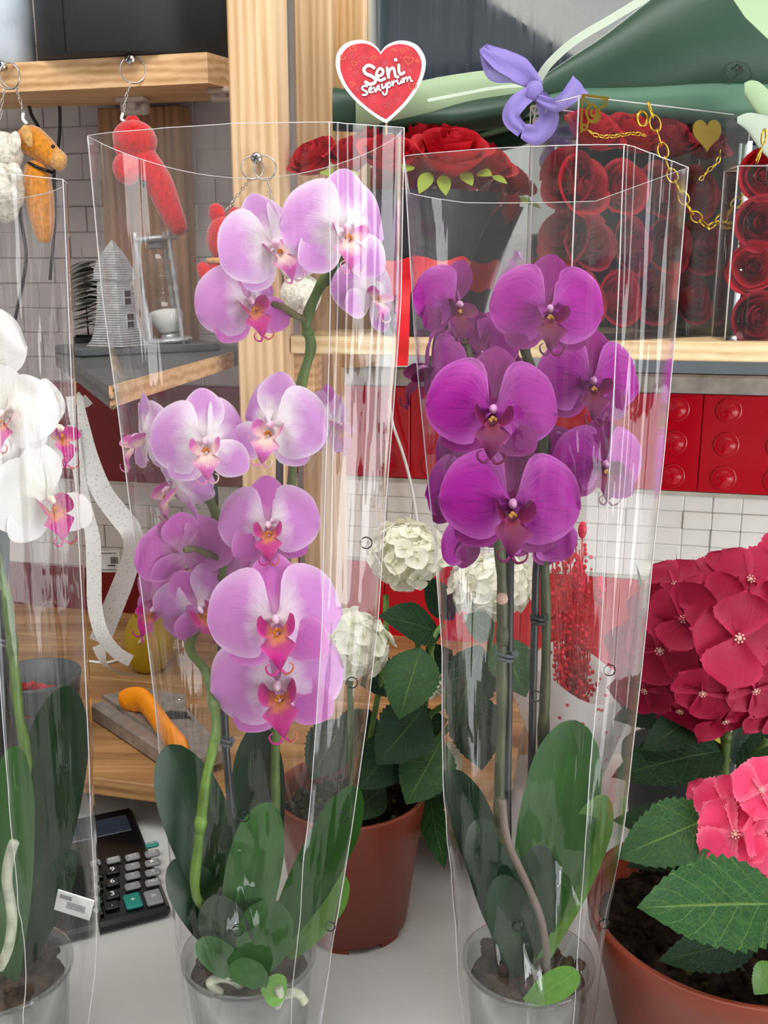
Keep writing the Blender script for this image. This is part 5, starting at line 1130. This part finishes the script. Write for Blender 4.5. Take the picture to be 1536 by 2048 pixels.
# ------------------------------------------------------------------ cellophane sleeves
def facet(s_, y, seed):                                            # value noise joined by flat triangles: sharp creases
    i, j = math.floor(s_), math.floor(y); fx, fy = s_ - i, y - j
    h = lambda a, b: noise.noise(V((a*1.7 + .37, b*2.3 + .61, seed*3.1 + .5)))*2.0
    if (i + j) % 2 == 0:
        if fx + fy < 1: return h(i, j) + (h(i+1, j) - h(i, j))*fx + (h(i, j+1) - h(i, j))*fy
        return h(i+1, j+1) + (h(i, j+1) - h(i+1, j+1))*(1-fx) + (h(i+1, j) - h(i+1, j+1))*(1-fy)
    if fx > fy: return h(i, j) + (h(i+1, j) - h(i, j))*fx + (h(i+1, j+1) - h(i+1, j))*fy
    return h(i, j) + (h(i, j+1) - h(i, j))*fy + (h(i+1, j+1) - h(i, j+1))*fx
def sleeve(label, prof, Y0, sc, D, slope, seed, holes=(), hsplit=1420, ro=0.044):
    bz = TZ + 0.0008; rows = []
    y_last = prof[-1][0]; k_ = 0
    ys = []; y = prof[0][0]
    while y < y_last: ys.append(y); y += (26 if y < 1400 else 11)
    ys.append(y_last)
    t = thing('cellophane_sleeve', label, 'sleeve', V((at((prof[-1][1]+prof[-1][2])/2, y_last, Y0).x, Y0, bz)), 'clear cellophane sleeves')
    NF, NB = 110, 44
    rs_ = random.Random(seed)
    ytop = prof[0][0]
    def ring_pts(py, wob=True):
        xl, xr = interp(prof, py); f_ = min(1, max(0, (py - ytop)/(y_last - ytop))); d = D[0] + (D[1]-D[0])*f_
        A_, B_ = at(xl, py, Y0), at(xr, py, Y0); z = A_.z; hw = (B_.x - A_.x)/2; out = []
        d = min(d, hw*1.0); f2 = f_
        for i in range(NF):
            s_ = i/NF; rnd_ = math.sqrt(max(0, 1 - (2*s_-1)**2))
            sm_ = min(1, max(0, (py - 1560)/340.)); sm_ = sm_*sm_*(3 - 2*sm_)
            cre = math.sin(PI/2*min(1, s_/sc))**0.8 if s_ < sc else 1 + (ro/d - 1)*((s_-sc)/(1-sc))
            sh_ = cre*(1 - sm_) + (rnd_ + .0*s_)*sm_
            wv = 0.0035*noise.noise(V((s_*7 + seed, py/260., seed))) + (0.0010*math.sin(s_*84 + 3*noise.noise(V((s_*3, py/300., seed)))) + .0006*math.sin(s_*150 + seed))*(0.25 + .75*(s_ > sc))*(1 - .6*min(1, max(0, (py-900)/400.)))
            lw = min(1, max(0, (py - hsplit)/260.))
            cr = lw*(0.0135*facet(s_*5.2 + seed, py/135., seed) + 0.0040*facet(s_*13 + seed, py/60., seed + 2))
            out.append(V((A_.x + (B_.x-A_.x)*s_ + cr*.5*(s_-.5), Y0 - d*sh_ + (wv + cr)*math.sin(PI*s_)**.5, z)))
        for i in range(NB):
            s_ = 1 - i/NB; rnd_ = math.sqrt(max(0, 1 - (2*s_-1)**2)); wv = 0.004*noise.noise(V((s_*6 + seed, py/220., seed + 9))); sm_ = min(1, max(0, (py - 1560)/340.)); sm_ = sm_*sm_*(3 - 2*sm_)
            out.append(V((A_.x + (B_.x-A_.x)*s_, Y0 - ro*s_*(1 - sm_) + d*rnd_**.9 + wv*math.sin(PI*s_)**.5, z)))
        return out
    for j, py in enumerate(ys):
        r_ = ring_pts(py)
        if j < 12:
            fade = (1 - j/12)
            for i, p in enumerate(r_):
                s_ = i/NF if i < NF else 1 - (i-NF)/NB; dz = slope(s_, i < NF)*fade; r_[i] = p + V((0, 0, dz))
        rows.append(r_)
    last = rows[-1]; rows.append([V((p.x, p.y, bz)) for p in [(l + (V((t.location.x, Y0, 0)) - l)*.06) for l in last]]); n = NF + NB
    m = MB(); uvs = []
    for j, r_ in enumerate(rows):
        for i, p in enumerate(r_): m.v.append(p); m.uv.append((i/n, j/len(rows)))
    split = next(i for i, y in enumerate(ys) if y > hsplit + 120)
    for j in range(len(rows)-1):
        for i in range(n):
            a, b, c, d = j*n+i, j*n+(i+1) % n, (j+1)*n+(i+1) % n, (j+1)*n+i
            m.f.append([a, b, c, d]); m.mi.append(0); m.sm.append(True)
    cpt = V((t.location.x, Y0, bz)); base = len(m.v); m.v.append(cpt); m.uv.append((0, 0)); L0 = (len(rows)-1)*n
    for i in range(n): m.f.append([L0+i, L0+(i+1) % n, base]); m.mi.append(0); m.sm.append(True)
    m.build('film', M['film'], t)
    MB().tube(rows[0], 0.0003, 5, closed=True).build('cut_rim', M['film_edge_highlight'], t)
    for i, nm in ((0, 'side_seam'), (NF, 'side_seam')): MB().tube([r_[i] for r_ in rows], 0.0004, 5).build(nm, M['film_edge_highlight'], t)
    ci = int(round(NF*sc)); MB().tube([r_[ci] - V((0, .0003, 0)) for r_ in rows], 0.00034, 5).build('fold_highlight', M['film_edge_highlight'], t)  # pale tube along the fold, a highlight put in as colour
    for hx, hy in holes:
        d = ray(hx, hy); bestp = None; bd = 9
        for r_ in rows:
            for p in r_[:NF]:
                v_ = p - CAM; dd = (v_ - d*v_.dot(d)/d.dot(d)).length
                if dd < bd: bd, bestp = dd, p
        MB().torus(bestp - V((0, .0012, 0)), 0.0045, 0.0005, Matrix.Rotation(PI/2, 3, 'X'), 20, 5).build('punched_hole', M['bead'], t)
    return t
sl = lambda up, rt: (lambda s_, front: (0.026*math.sin(PI*min(1, s_/.8))*up if front else -rt*math.sin(PI*s_)))
sleeve('tall clear cellophane sleeve around the lilac and white orchid', [(272, 175, 806), (600, 205, 800), (800, 233, 786), (1000, 258, 770), (1200, 285, 757), (1400, 309, 735), (1580, 325, 710), (1800, 346, 680), (1880, 352, 666), (1960, 366, 655), (2048, 382, 642), (2150, 392, 628)], YP, 0.78, (0.070, 0.078), lambda s_, fr: 0.0 if fr else -.026*math.sin(PI*s_)**.8, 3, [(708, 1376), (735, 1090), (487, 1632), (475, 1862), (688, 1635), (660, 1850)], ro=0.044)
sleeve('tall clear cellophane sleeve around the deep purple orchid', [(346, 808, 1345), (700, 831, 1318), (900, 850, 1300), (1080, 868, 1281), (1300, 884, 1260), (1470, 884, 1241), (1600, 888, 1228), (1740, 903, 1218), (1850, 915, 1206), (1950, 920, 1196), (2048, 932, 1182), (2150, 940, 1170)], YU, 0.74, (0.070, 0.070), lambda s_, fr: (.012*min(1, (1-s_)/.25) if fr else -.012 - .006*min(1, s_*4) + .018*max(0, s_*4-3)), 8, [(1218, 1330), (1072, 1378), (1033, 1855), (1208, 1845)], ro=0.040)
sleeve('clear cellophane sleeve around the white orchid at the left edge', [(362, -360, 136), (750, -310, 152), (1000, -280, 162), (1200, -255, 173), (1500, -215, 186), (1750, -185, 192), (1850, -170, 194), (1950, -155, 190), (2048, -140, 176), (2150, -130, 160)], YL, 0.74, (0.070, 0.076), lambda s_, fr: (.006*(1-s_) if fr else -.01*math.sin(PI*s_)), 12, [(122, 1538), (138, 1745)], ro=0.012)

# ------------------------------------------------------------------ hydrangeas
def pot(parent, c, r0, r1, h, mat='terracotta', feet=6):
    prof = [(r0*.96, 0.006), (r0, .008), (r0 + (r1-r0)*.80, h*.80), (r1*.965, h*.82), (r1*.97, h*.84), (r1*.985, h*.86), (r1, h*.985), (r1, h), (r1*.955, h), (r1*.94, h*.9), (r1*.85, h*.5), (0.001, h*.5)]
    MB().lathe(prof, c, 64).build('pot', M[mat], parent)
    for i in range(feet):
        a = 2*PI*i/feet + .3; pts = [V((c.x + rr_*math.cos(a + s_), c.y + rr_*math.sin(a + s_), c.z)) for rr_, s_ in [(r0*.97, -.22), (r0*.97, -.11), (r0*.97, 0), (r0*.97, .11), (r0*.97, .22), (r0*.8, .22), (r0*.8, -.22)]]
        MB().prism(pts, (0, 0, .009)).build('pot_foot', M[mat], parent)
def soil(parent, c, r, z, mat='soil', seed=0):
    m = MB()
    def fn(u, v):
        a = v*2*PI; x, y = r*u*math.cos(a), r*u*math.sin(a); return V((c.x + x, c.y + y, z + .010*noise.noise(V((x*40, y*40, seed))) + .006*noise.noise(V((x*110, y*110, seed))) + .008*(1-u)))
    m.grid(fn, 16, 64); rs_ = random.Random(seed)
    for i in range(220):
        a = rs_.uniform(0, 2*PI); q_ = r*.96*math.sqrt(rs_.random()); m.ball((c.x + q_*math.cos(a), c.y + q_*math.sin(a), z + .006 + rs_.uniform(-.004, .006)), rs_.uniform(.002, .005), None, rs_.choice([0, 0, 0, 1]), 5, 4)
    m.build('soil', [M[mat], M['moss']], parent, kind='stuff')
def hleaf(parent, p0, p1, wpx, mat='hyd_leaf', nrm=(0, -1, .45), bend=.06, fold=.12, serr=.10, wave=.012, seed=0):
    P0, P1 = at(*p0), at(*p1); kk = mpp((p0[0]+p1[0])/2, (p0[1]+p1[1])/2, (p0[2]+p1[2])/2); m = MB()
    simple_leaf(m, P0, P1, wpx*kk, nrm, bend, fold, 'ovate', serr, 44, 8, wave, seed, 0, 14)
    return m.build('leaf', M[mat], parent)
def petal4(pr, seed, ser=0.0, wd=.52, cup=.12):
    rs_ = random.Random(seed)
    def fn(u, v):
        s_ = (v-.5)*2; w_ = wd*interp([(0, .14), (.15, .42), (.4, .88), (.6, 1), (.8, .8), (.93, .42), (1, .06)], u)
        if ser and abs(s_) > .99: w_ *= 1 + ser*(((u*9) % 1.0) - .5)
        x = u - .08*abs(s_)**2*u; return (s_*w_, -cup*s_*s_*w_ + .10*math.sin(u*2.6) - .16*u*u + .03*math.sin(u*6 + seed + s_*3), x)
    return MB().grid(fn, 18 if ser else 8, 6 if ser else 6)
def floret_single(mat, seed):                                       # four petals in one mesh, for small florets
    m = MB()
    for i in range(4):
        p = petal4(1, seed + i, 0, .58, .14); R_ = Matrix.Rotation(i*PI/2 + .2*math.sin(seed + i), 3, 'Y') @ Matrix.Rotation(-.12*math.cos(seed*3 + i), 3, 'X')
        b = len(m.v); m.v += [R_ @ (q_ + V((0, .02*(i % 2), 0))) for q_ in p.v]; m.uv += p.uv; m.f += [[x + b for x in f] for f in p.f]; m.mi += p.mi; m.sm += p.sm
    m.ball((0, -.07, 0), .10, None, 0, 8, 6); return m.mesh('floret', mat)
YH = 1.01
wh = thing('white_hydrangea', 'white hydrangea in a terracotta pot between the two front sleeves', 'hydrangea', V((at(700, 1750, YH).x, YH, TZ)))
hc_ = V((at(700, 1600, YH).x, YH, TZ)); pot(wh, hc_, .064, .084, .165); soil(wh, hc_, .077, TZ + .135, 'soil', 3)
wf_ = [floret_single(M['hyd_white'], s_) for s_ in (1, 2, 3)]
def headw(px, py, Y, rpx, n, size, sq=0.85):
    c = at(px, py, Y); kk = mpp(px, py, Y); r = rpx*kk; co = MB().ball(c, (r*.62, r*.62, r*.55), None, 0, 14, 10).build('flower_head', plain('pale_green_core', '#b9c48c', 0.7), wh); ga = PI*(3 - math.sqrt(5))
    for i in range(n):
        z = 1 - 1.75*(i + .5)/n; q_ = math.sqrt(max(0, 1 - z*z)); a = ga*i; d = V((q_*math.cos(a), q_*math.sin(a), z)); j = rnd.uniform(.86, 1.03)
        dd = (d + V((rnd.uniform(-.25, .25), rnd.uniform(-.25, .25), rnd.uniform(-.2, .2)))).normalized(); R_ = dd.to_track_quat('-Y', 'Z').to_matrix() @ Matrix.Rotation(rnd.uniform(0, 3), 3, 'Y')
        link('floret', rnd.choice(wf_), co, V((d.x*r, d.y*r, d.z*r*sq))*j, R_, size*kk*rnd.uniform(.8, 1.15))
    return co
headw(815, 1108, YH + .09, 74, 52, 28); headw(982, 1172, YH + .08, 84, 60, 28, .72); headw(705, 1292, YH - .0, 74, 48, 27, .9)
headw(862, 1372, YH + .02, 20, 12, 20, .9); headw(892, 1520, YH + .05, 22, 10, 22, 1.2)
for pts in ([(772, 1190, YH + .09), (770, 1300, YH + .06), (745, 1450, YH + .02), (715, 1600, YH)], [(985, 1240, YH + .08), (960, 1380, YH + .06), (850, 1500, YH + .04), (730, 1600, YH)], [(836, 1275, YH + .05), (838, 1330, YH + .05), (850, 1420, YH + .05), (800, 1520, YH + .03), (722, 1600, YH)], [(866, 1345, YH + .02), (862, 1300, YH + .03), (870, 1270, YH + .04), (886, 1250, YH + .05)], [(700, 1360, YH), (705, 1600, YH)], [(890, 1410, YH + .03), (860, 1430, YH + .03), (845, 1460, YH + .03)]):
    stem(wh, pts, .0034, 'stem')
for p0, p1, wd, mt, nr, bd in [((842, 1296, YH), (798, 1440, YH - .05), 112, 'hyd_leaf', (-.2, -1, .4), .08), ((850, 1412, YH), (752, 1530, YH - .05), 118, 'hyd_leaf_dark', (.1, -1, .5), .06), ((884, 1478, YH), (812, 1610, YH - .05), 116, 'hyd_leaf', (0, -1, .6), .06), ((858, 1588, YH), (890, 1738, YH - .05), 62, 'hyd_leaf', (-.5, -1, .2), .05),
  ((880, 1268, YH + .05), (756, 1232, YH + .01), 92, 'hyd_leaf_dark', (0, -.7, .8), .1), ((770, 1572, YH), (690, 1640, YH - .06), 74, 'hyd_leaf_dark', (0, -1, .5), .08), ((800, 1480, YH), (715, 1580, YH - .05), 100, 'hyd_leaf_dark', (.1, -1, .4), .05), ((905, 1240, YH + .08), (850, 1150, YH + .07), 60, 'hyd_leaf_dark', (0, -1, .3), .05),
  ((1000, 1275, YH + .02), (1052, 1395, YH - .02), 90, 'hyd_leaf', (0, -1, .4), .05), ((960, 1290, YH + .03), (905, 1455, YH), 110, 'hyd_leaf_dark', (.1, -1, .4), .05), ((985, 1270, YH + .05), (925, 1230, YH + .02), 60, 'hyd_leaf', (0, -1, .5), .06), ((940, 1380, YH + .05), (965, 1540, YH + .03), 110, 'hyd_leaf_dark', (0, -1, .3), .05),
  ((740, 1420, YH + .04), (690, 1520, YH + .0), 96, 'hyd_leaf_dark', (0, -1, .4), .05), ((800, 1340, YH + .06), (720, 1370, YH + .03), 90, 'hyd_leaf_dark', (0, -1, .5), .05), ((860, 1330, YH + .07), (905, 1300, YH + .06), 70, 'hyd_leaf_dark', (0, -1, .4), .05), ((690, 1440, YH + .06), (620, 1560, YH + .02), 100, 'hyd_leaf_dark', (0, -1, .4), .05), ((845, 1450, YH + .07), (895, 1440, YH + .05), 60, 'hyd_leaf_dark', (0, -1, .4), .05), ((830, 1560, YH + .04), (880, 1640, YH + .03), 80, 'hyd_leaf_dark', (0, -1, .4), .05)]:
    hleaf(wh, p0, p1, wd, mt, nr, bd, seed=p0[0])

YR = 0.825
rp = V((at(1466, 1880, YR).x + .0, YR, TZ)); rh = thing('red_hydrangea', 'crimson hydrangea in a wide terracotta pot at the right edge', 'hydrangea', rp)
pot(rh, rp, .102, .137, .144); soil(rh, rp, .127, TZ + .112, 'soil', 5)
def petmeshes(mat, ser): return [petal4(1, s_, ser, .62, .10 + .04*s_).mesh('petal', M[mat]) for s_ in (0, 1, 2)]
cr_p = petmeshes('hyd_red', .10); pk_p = petmeshes('hyd_pink', .22); 
eye = MB().ball((0, -.04, 0), .055, None, 0, 8, 6)
for i in range(7): eye.ball((.085*math.cos(i*.9), -.07, .085*math.sin(i*.9)), .025, None, 0, 6, 4)
eyem = eye.mesh('floret', M['hyd_eye'])
def floret(parent, pos, d, size, pets, spin, rr_):
    R_ = V(d).to_track_quat('-Y', 'Z').to_matrix() @ Matrix.Rotation(spin, 3, 'Y'); o = link('floret', eyem, parent, V(pos) - ORG[parent], R_, size, pos)
    for i in range(4): link('petal', rr_.choice(pets), o, (0, .03*(i % 2), 0), (rr_.uniform(-.22, .12), i*PI/2 + rr_.uniform(-.15, .15), 0), rr_.uniform(.82, 1.12))
YQ = 0.90
def hp_(px, py, dep): return at(px, py, YQ + dep)
rr5 = random.Random(11)
for px, py, dep, dx, dz, sz, spn in [(1367, 1238, -.06, -.3, .3, 76, .3), (1425, 1212, -.06, -.05, .5, 80, .7), (1477, 1275, -.09, .0, .15, 92, .1), (1510, 1380, -.075, .1, -.25, 74, .5), (1405, 1385, -.07, -.2, -.3, 70, .9), (1320, 1300, -.05, -.5, -.1, 84, .4), (1300, 1225, -.03, -.7, .3, 66, .2),
   (1290, 1380, -.02, -.7, -.35, 68, .6), (1500, 1160, -.03, .1, .8, 82, .9), (1440, 1150, -.0, -.1, .9, 72, .2), (1350, 1170, -.01, -.5, .8, 66, .5), (1450, 1440, -.04, .1, -.7, 72, .8), (1360, 1420, -.03, -.4, -.6, 70, .1), (1560, 1230, -.07, .3, .3, 84, .5), (1580, 1340, -.06, .4, -.1, 84, .3), (1545, 1430, -.04, .3, -.6, 74, .7),
   (1265, 1300, .02, -.9, 0, 66, .3), (1560, 1120, .0, .3, .9, 74, .3), (1400, 1310, -.035, -.2, .1, 66, .6), (1440, 1340, -.03, 0, 0, 60, .3), (1330, 1350, -.02, -.5, -.2, 66, 1.0), (1270, 1400, .03, -.8, -.5, 62, .2), (1380, 1290, -.02, -.3, .1, 70, .9), (1540, 1290, -.03, .2, 0, 76, .0), (1470, 1390, -.03, 0, -.3, 70, .4), (1320, 1240, .01, -.5, .4, 66, .8)]:
    floret(rh, hp_(px, py, dep), (dx, -1, dz), sz*mpp(px, py, YQ), cr_p, spn, rr5)
for px, py, dep, dx, dz, sz, spn in [(1470, 1668, -.13, -.1, .35, 86, .75), (1452, 1610, -.115, -.4, .5, 66, .2), (1522, 1580, -.12, .1, .7, 66, .5), (1545, 1670, -.125, .3, .3, 80, .2), (1415, 1600, -.09, -.7, .4, 46, .6), (1580, 1600, -.1, .4, .6, 66, .9), (1520, 1720, -.115, .2, -.2, 60, .4)]:
    floret(rh, hp_(px, py, dep), (dx, -1, dz), sz*mpp(px, py, YQ-.1), pk_p, spn, rr5)
for pts in ([(1450, 1380, YQ), (1452, 1460, YQ), (1450, 1560, YQ - .01), (1460, 1700, YR + .02), (1465, 1850, YR)], [(1490, 1560, YQ - .02), (1505, 1530, YQ - .02), (1536, 1480, YQ - .02)], [(1525, 1650, YQ - .08), (1500, 1760, YQ - .06), (1490, 1870, YR)]):
    stem(rh, pts, .0045, 'stem')
for p0, p1, wd, mt, nr, bd in [((1432, 1632, YR - .03), (1232, 1716, YR - .06), 128, 'hyd_leaf', (.0, -.8, .7), .08), ((1575, 1808, YR - .09), (1272, 1816, YR - .12), 186, 'hyd_leaf', (0, -.6, .8), .05), ((1520, 1872, YR - .07), (1316, 1922, YR - .09), 92, 'hyd_leaf_dark', (0, -.8, .6), .08), ((1452, 1500, YQ), (1222, 1556, YQ - .05), 120, 'hyd_leaf_dark', (0, -.6, .8), .10),
   ((1420, 1412, YQ), (1282, 1502, YQ - .04), 84, 'hyd_leaf_dark', (.1, -.8, .6), .08), ((1482, 1566, YQ), (1545, 1438, YQ), 60, 'hyd_leaf_dark', (-.5, -1, .2), .06), ((1470, 1530, YQ + .01), (1490, 1400, YQ + .02), 60, 'hyd_leaf_dark', (.4, -1, .2), .06), ((1545, 1925, YR - .09), (1508, 1990, YR - .11), 56, 'orchid_leaf_light', (0, -1, .6), .06),
   ((1430, 1660, YR), (1225, 1640, YR - .02), 90, 'hyd_leaf_dark', (0, -.7, .8), .06), ((1360, 1420, YQ + .01), (1225, 1440, YQ), 80, 'hyd_leaf_dark', (0, -.6, .9), .08), ((1495, 1560, YQ - .03), (1540, 1490, YQ - .05), 40, 'hyd_leaf', (-.6, -1, .2), .06), ((1440, 1690, YR + .02), (1250, 1735, YR + .01), 70, 'hyd_leaf_dark', (0, -.6, .9), .05), ((1540, 1760, YR - .05), (1400, 1740, YR - .07), 90, 'hyd_leaf_dark', (0, -.6, .9), .05)]:
    hleaf(rh, p0, p1, wd, mt, nr, bd, .14, .13, .014, seed=p0[1])

# ------------------------------------------------------------------ snake plant, dried flowers
YS = 1.17
sc_ = V((at(1345, 1650, YS).x, YS, TZ)); sn = thing('snake_plant', 'small snake plant in a black pot behind the crimson hydrangea', 'plant', sc_)
MB().lathe([(.05, 0), (.052, .002), (.066, .115), (.07, .118), (.07, .13), (.064, .13), (.062, .115), (.001, .112)], sc_, 40).build('pot', M['black'], sn)
snm = leaf_mat('snake_plant_leaf', '#1f3d26', '#3b5f3a', '#54774c', 0, .4, .1); snym = N('snake_leaf_yellow_margin'); uv_ = snym.n('ShaderNodeUVMap').outputs[0]; sep_ = snym.n('ShaderNodeSeparateXYZ'); snym.l(uv_, sep_.inputs[0])
dd_ = snym.math('ABSOLUTE', snym.math('SUBTRACT', sep_.outputs[1], .5)); snym.set(snym.ramp(dd_, [(.30, col('#35563a')), (.34, col('#c9c64a'))]), .4)
for (x0, y0, x1, y1, wd, mm, dy) in [(1345, 1560, 1272, 1125, 32, snm, 0), (1350, 1560, 1352, 1104, 20, snm, .03), (1330, 1560, 1320, 1138, 16, snm, .02), (1370, 1560, 1384, 1112, 18, snm, .02), (1390, 1560, 1468, 1092, 22, snm, .03), (1335, 1560, 1296, 1170, 26, snm, -.02), (1360, 1560, 1330, 1150, 12, snm, .04)]:
    m = MB(); simple_leaf(m, at(x0, y0, YS + dy*.5), at(x1, y1, YS + dy), wd*mpp(x0, y0, YS), (.2, -1, .1), .05, .3, 'lance', nu=14); m.build('leaf', mm, sn)
m = MB(); simple_leaf(m, at(1490, 1640, YS - .03), at(1372, 1425, YS - .03), 72*mpp(1400, 1500, YS), (-.2, -1, .3), -.08, .2, 'drop', nu=14); m.build('leaf', snym.m, sn)
YD = 1.26
dc = V((at(1120, 1560, YD).x, YD, TZ)); dr = thing('dried_bouquet', 'bunch of red dried flowers in white speckled paper behind the purple orchid', 'bouquet', dc)
def cone(u, v):
    a = v*2*PI; r = .022 + .07*u; return V((dc.x + .02 + r*math.cos(a)*(1 + .06*math.cos(a*4)), dc.y + r*.7*math.sin(a), TZ + .001 + u*(.20 + .02*math.cos(a*3 + 1))))
spk = N('red_speckled_paper'); vo = spk.n('ShaderNodeTexVoronoi'); spk.l(spk.tc(), vo.inputs[0]); vo.inputs['Scale'].default_value = 60
spk.set(spk.ramp(vo.outputs['Distance'], [(.14, col('#cf3a48')), (.2, col('#e9e5e2'))]), .6); MB().grid(cone, 10, 44).build('paper_wrap', spk.m, dr)
dried = plain('dried_red_flower', '#d02a38', .8, 0, .2, .2, 60); m = MB(); ms = MB(); r6 = random.Random(9)
for i in range(46):
    x1, y1 = r6.gauss(1135, 32), r6.uniform(1075, 1380); P0 = V((dc.x + .02, dc.y, TZ + .10)); P1 = at(x1, y1, YD + r6.uniform(-.04, .04)); c = spline([P0, P0.lerp(P1, .5) + V((r6.uniform(-.01, .01), 0, 0)), P1], 5); ms.tube(c, .0009, 5)
    for j in range(16):
        t = c[-1 - int(j*.5) if j < 16 else 0]; m.ball(t + V((r6.gauss(0, .006), r6.gauss(0, .006), r6.gauss(0, .007))), r6.uniform(.0018, .0036), None, 0, 5, 4)
m.build('flower_specks', dried, dr, kind='stuff'); ms.build('stems', dried, dr, kind='stuff')
for x, y, a, b in ((1165, 1060, 9, 18), (1155, 1165, 16, 46), (1200, 1180, 12, 30), (1140, 1110, 9, 20)):
    kk = mpp(x, y, YD); MB().ball(at(x, y, YD), (a*kk, a*kk, b*kk), None, 0, 12, 10).build('bunny_tail', plain('pink_bunny_tail', '#d8344e', .9, 0, .1, .3, 200, .8), dr); MB().tube([at(x, y, YD), V((dc.x + .02, dc.y, TZ + .1))], .001, 5).build('tail_stem', dried, dr)
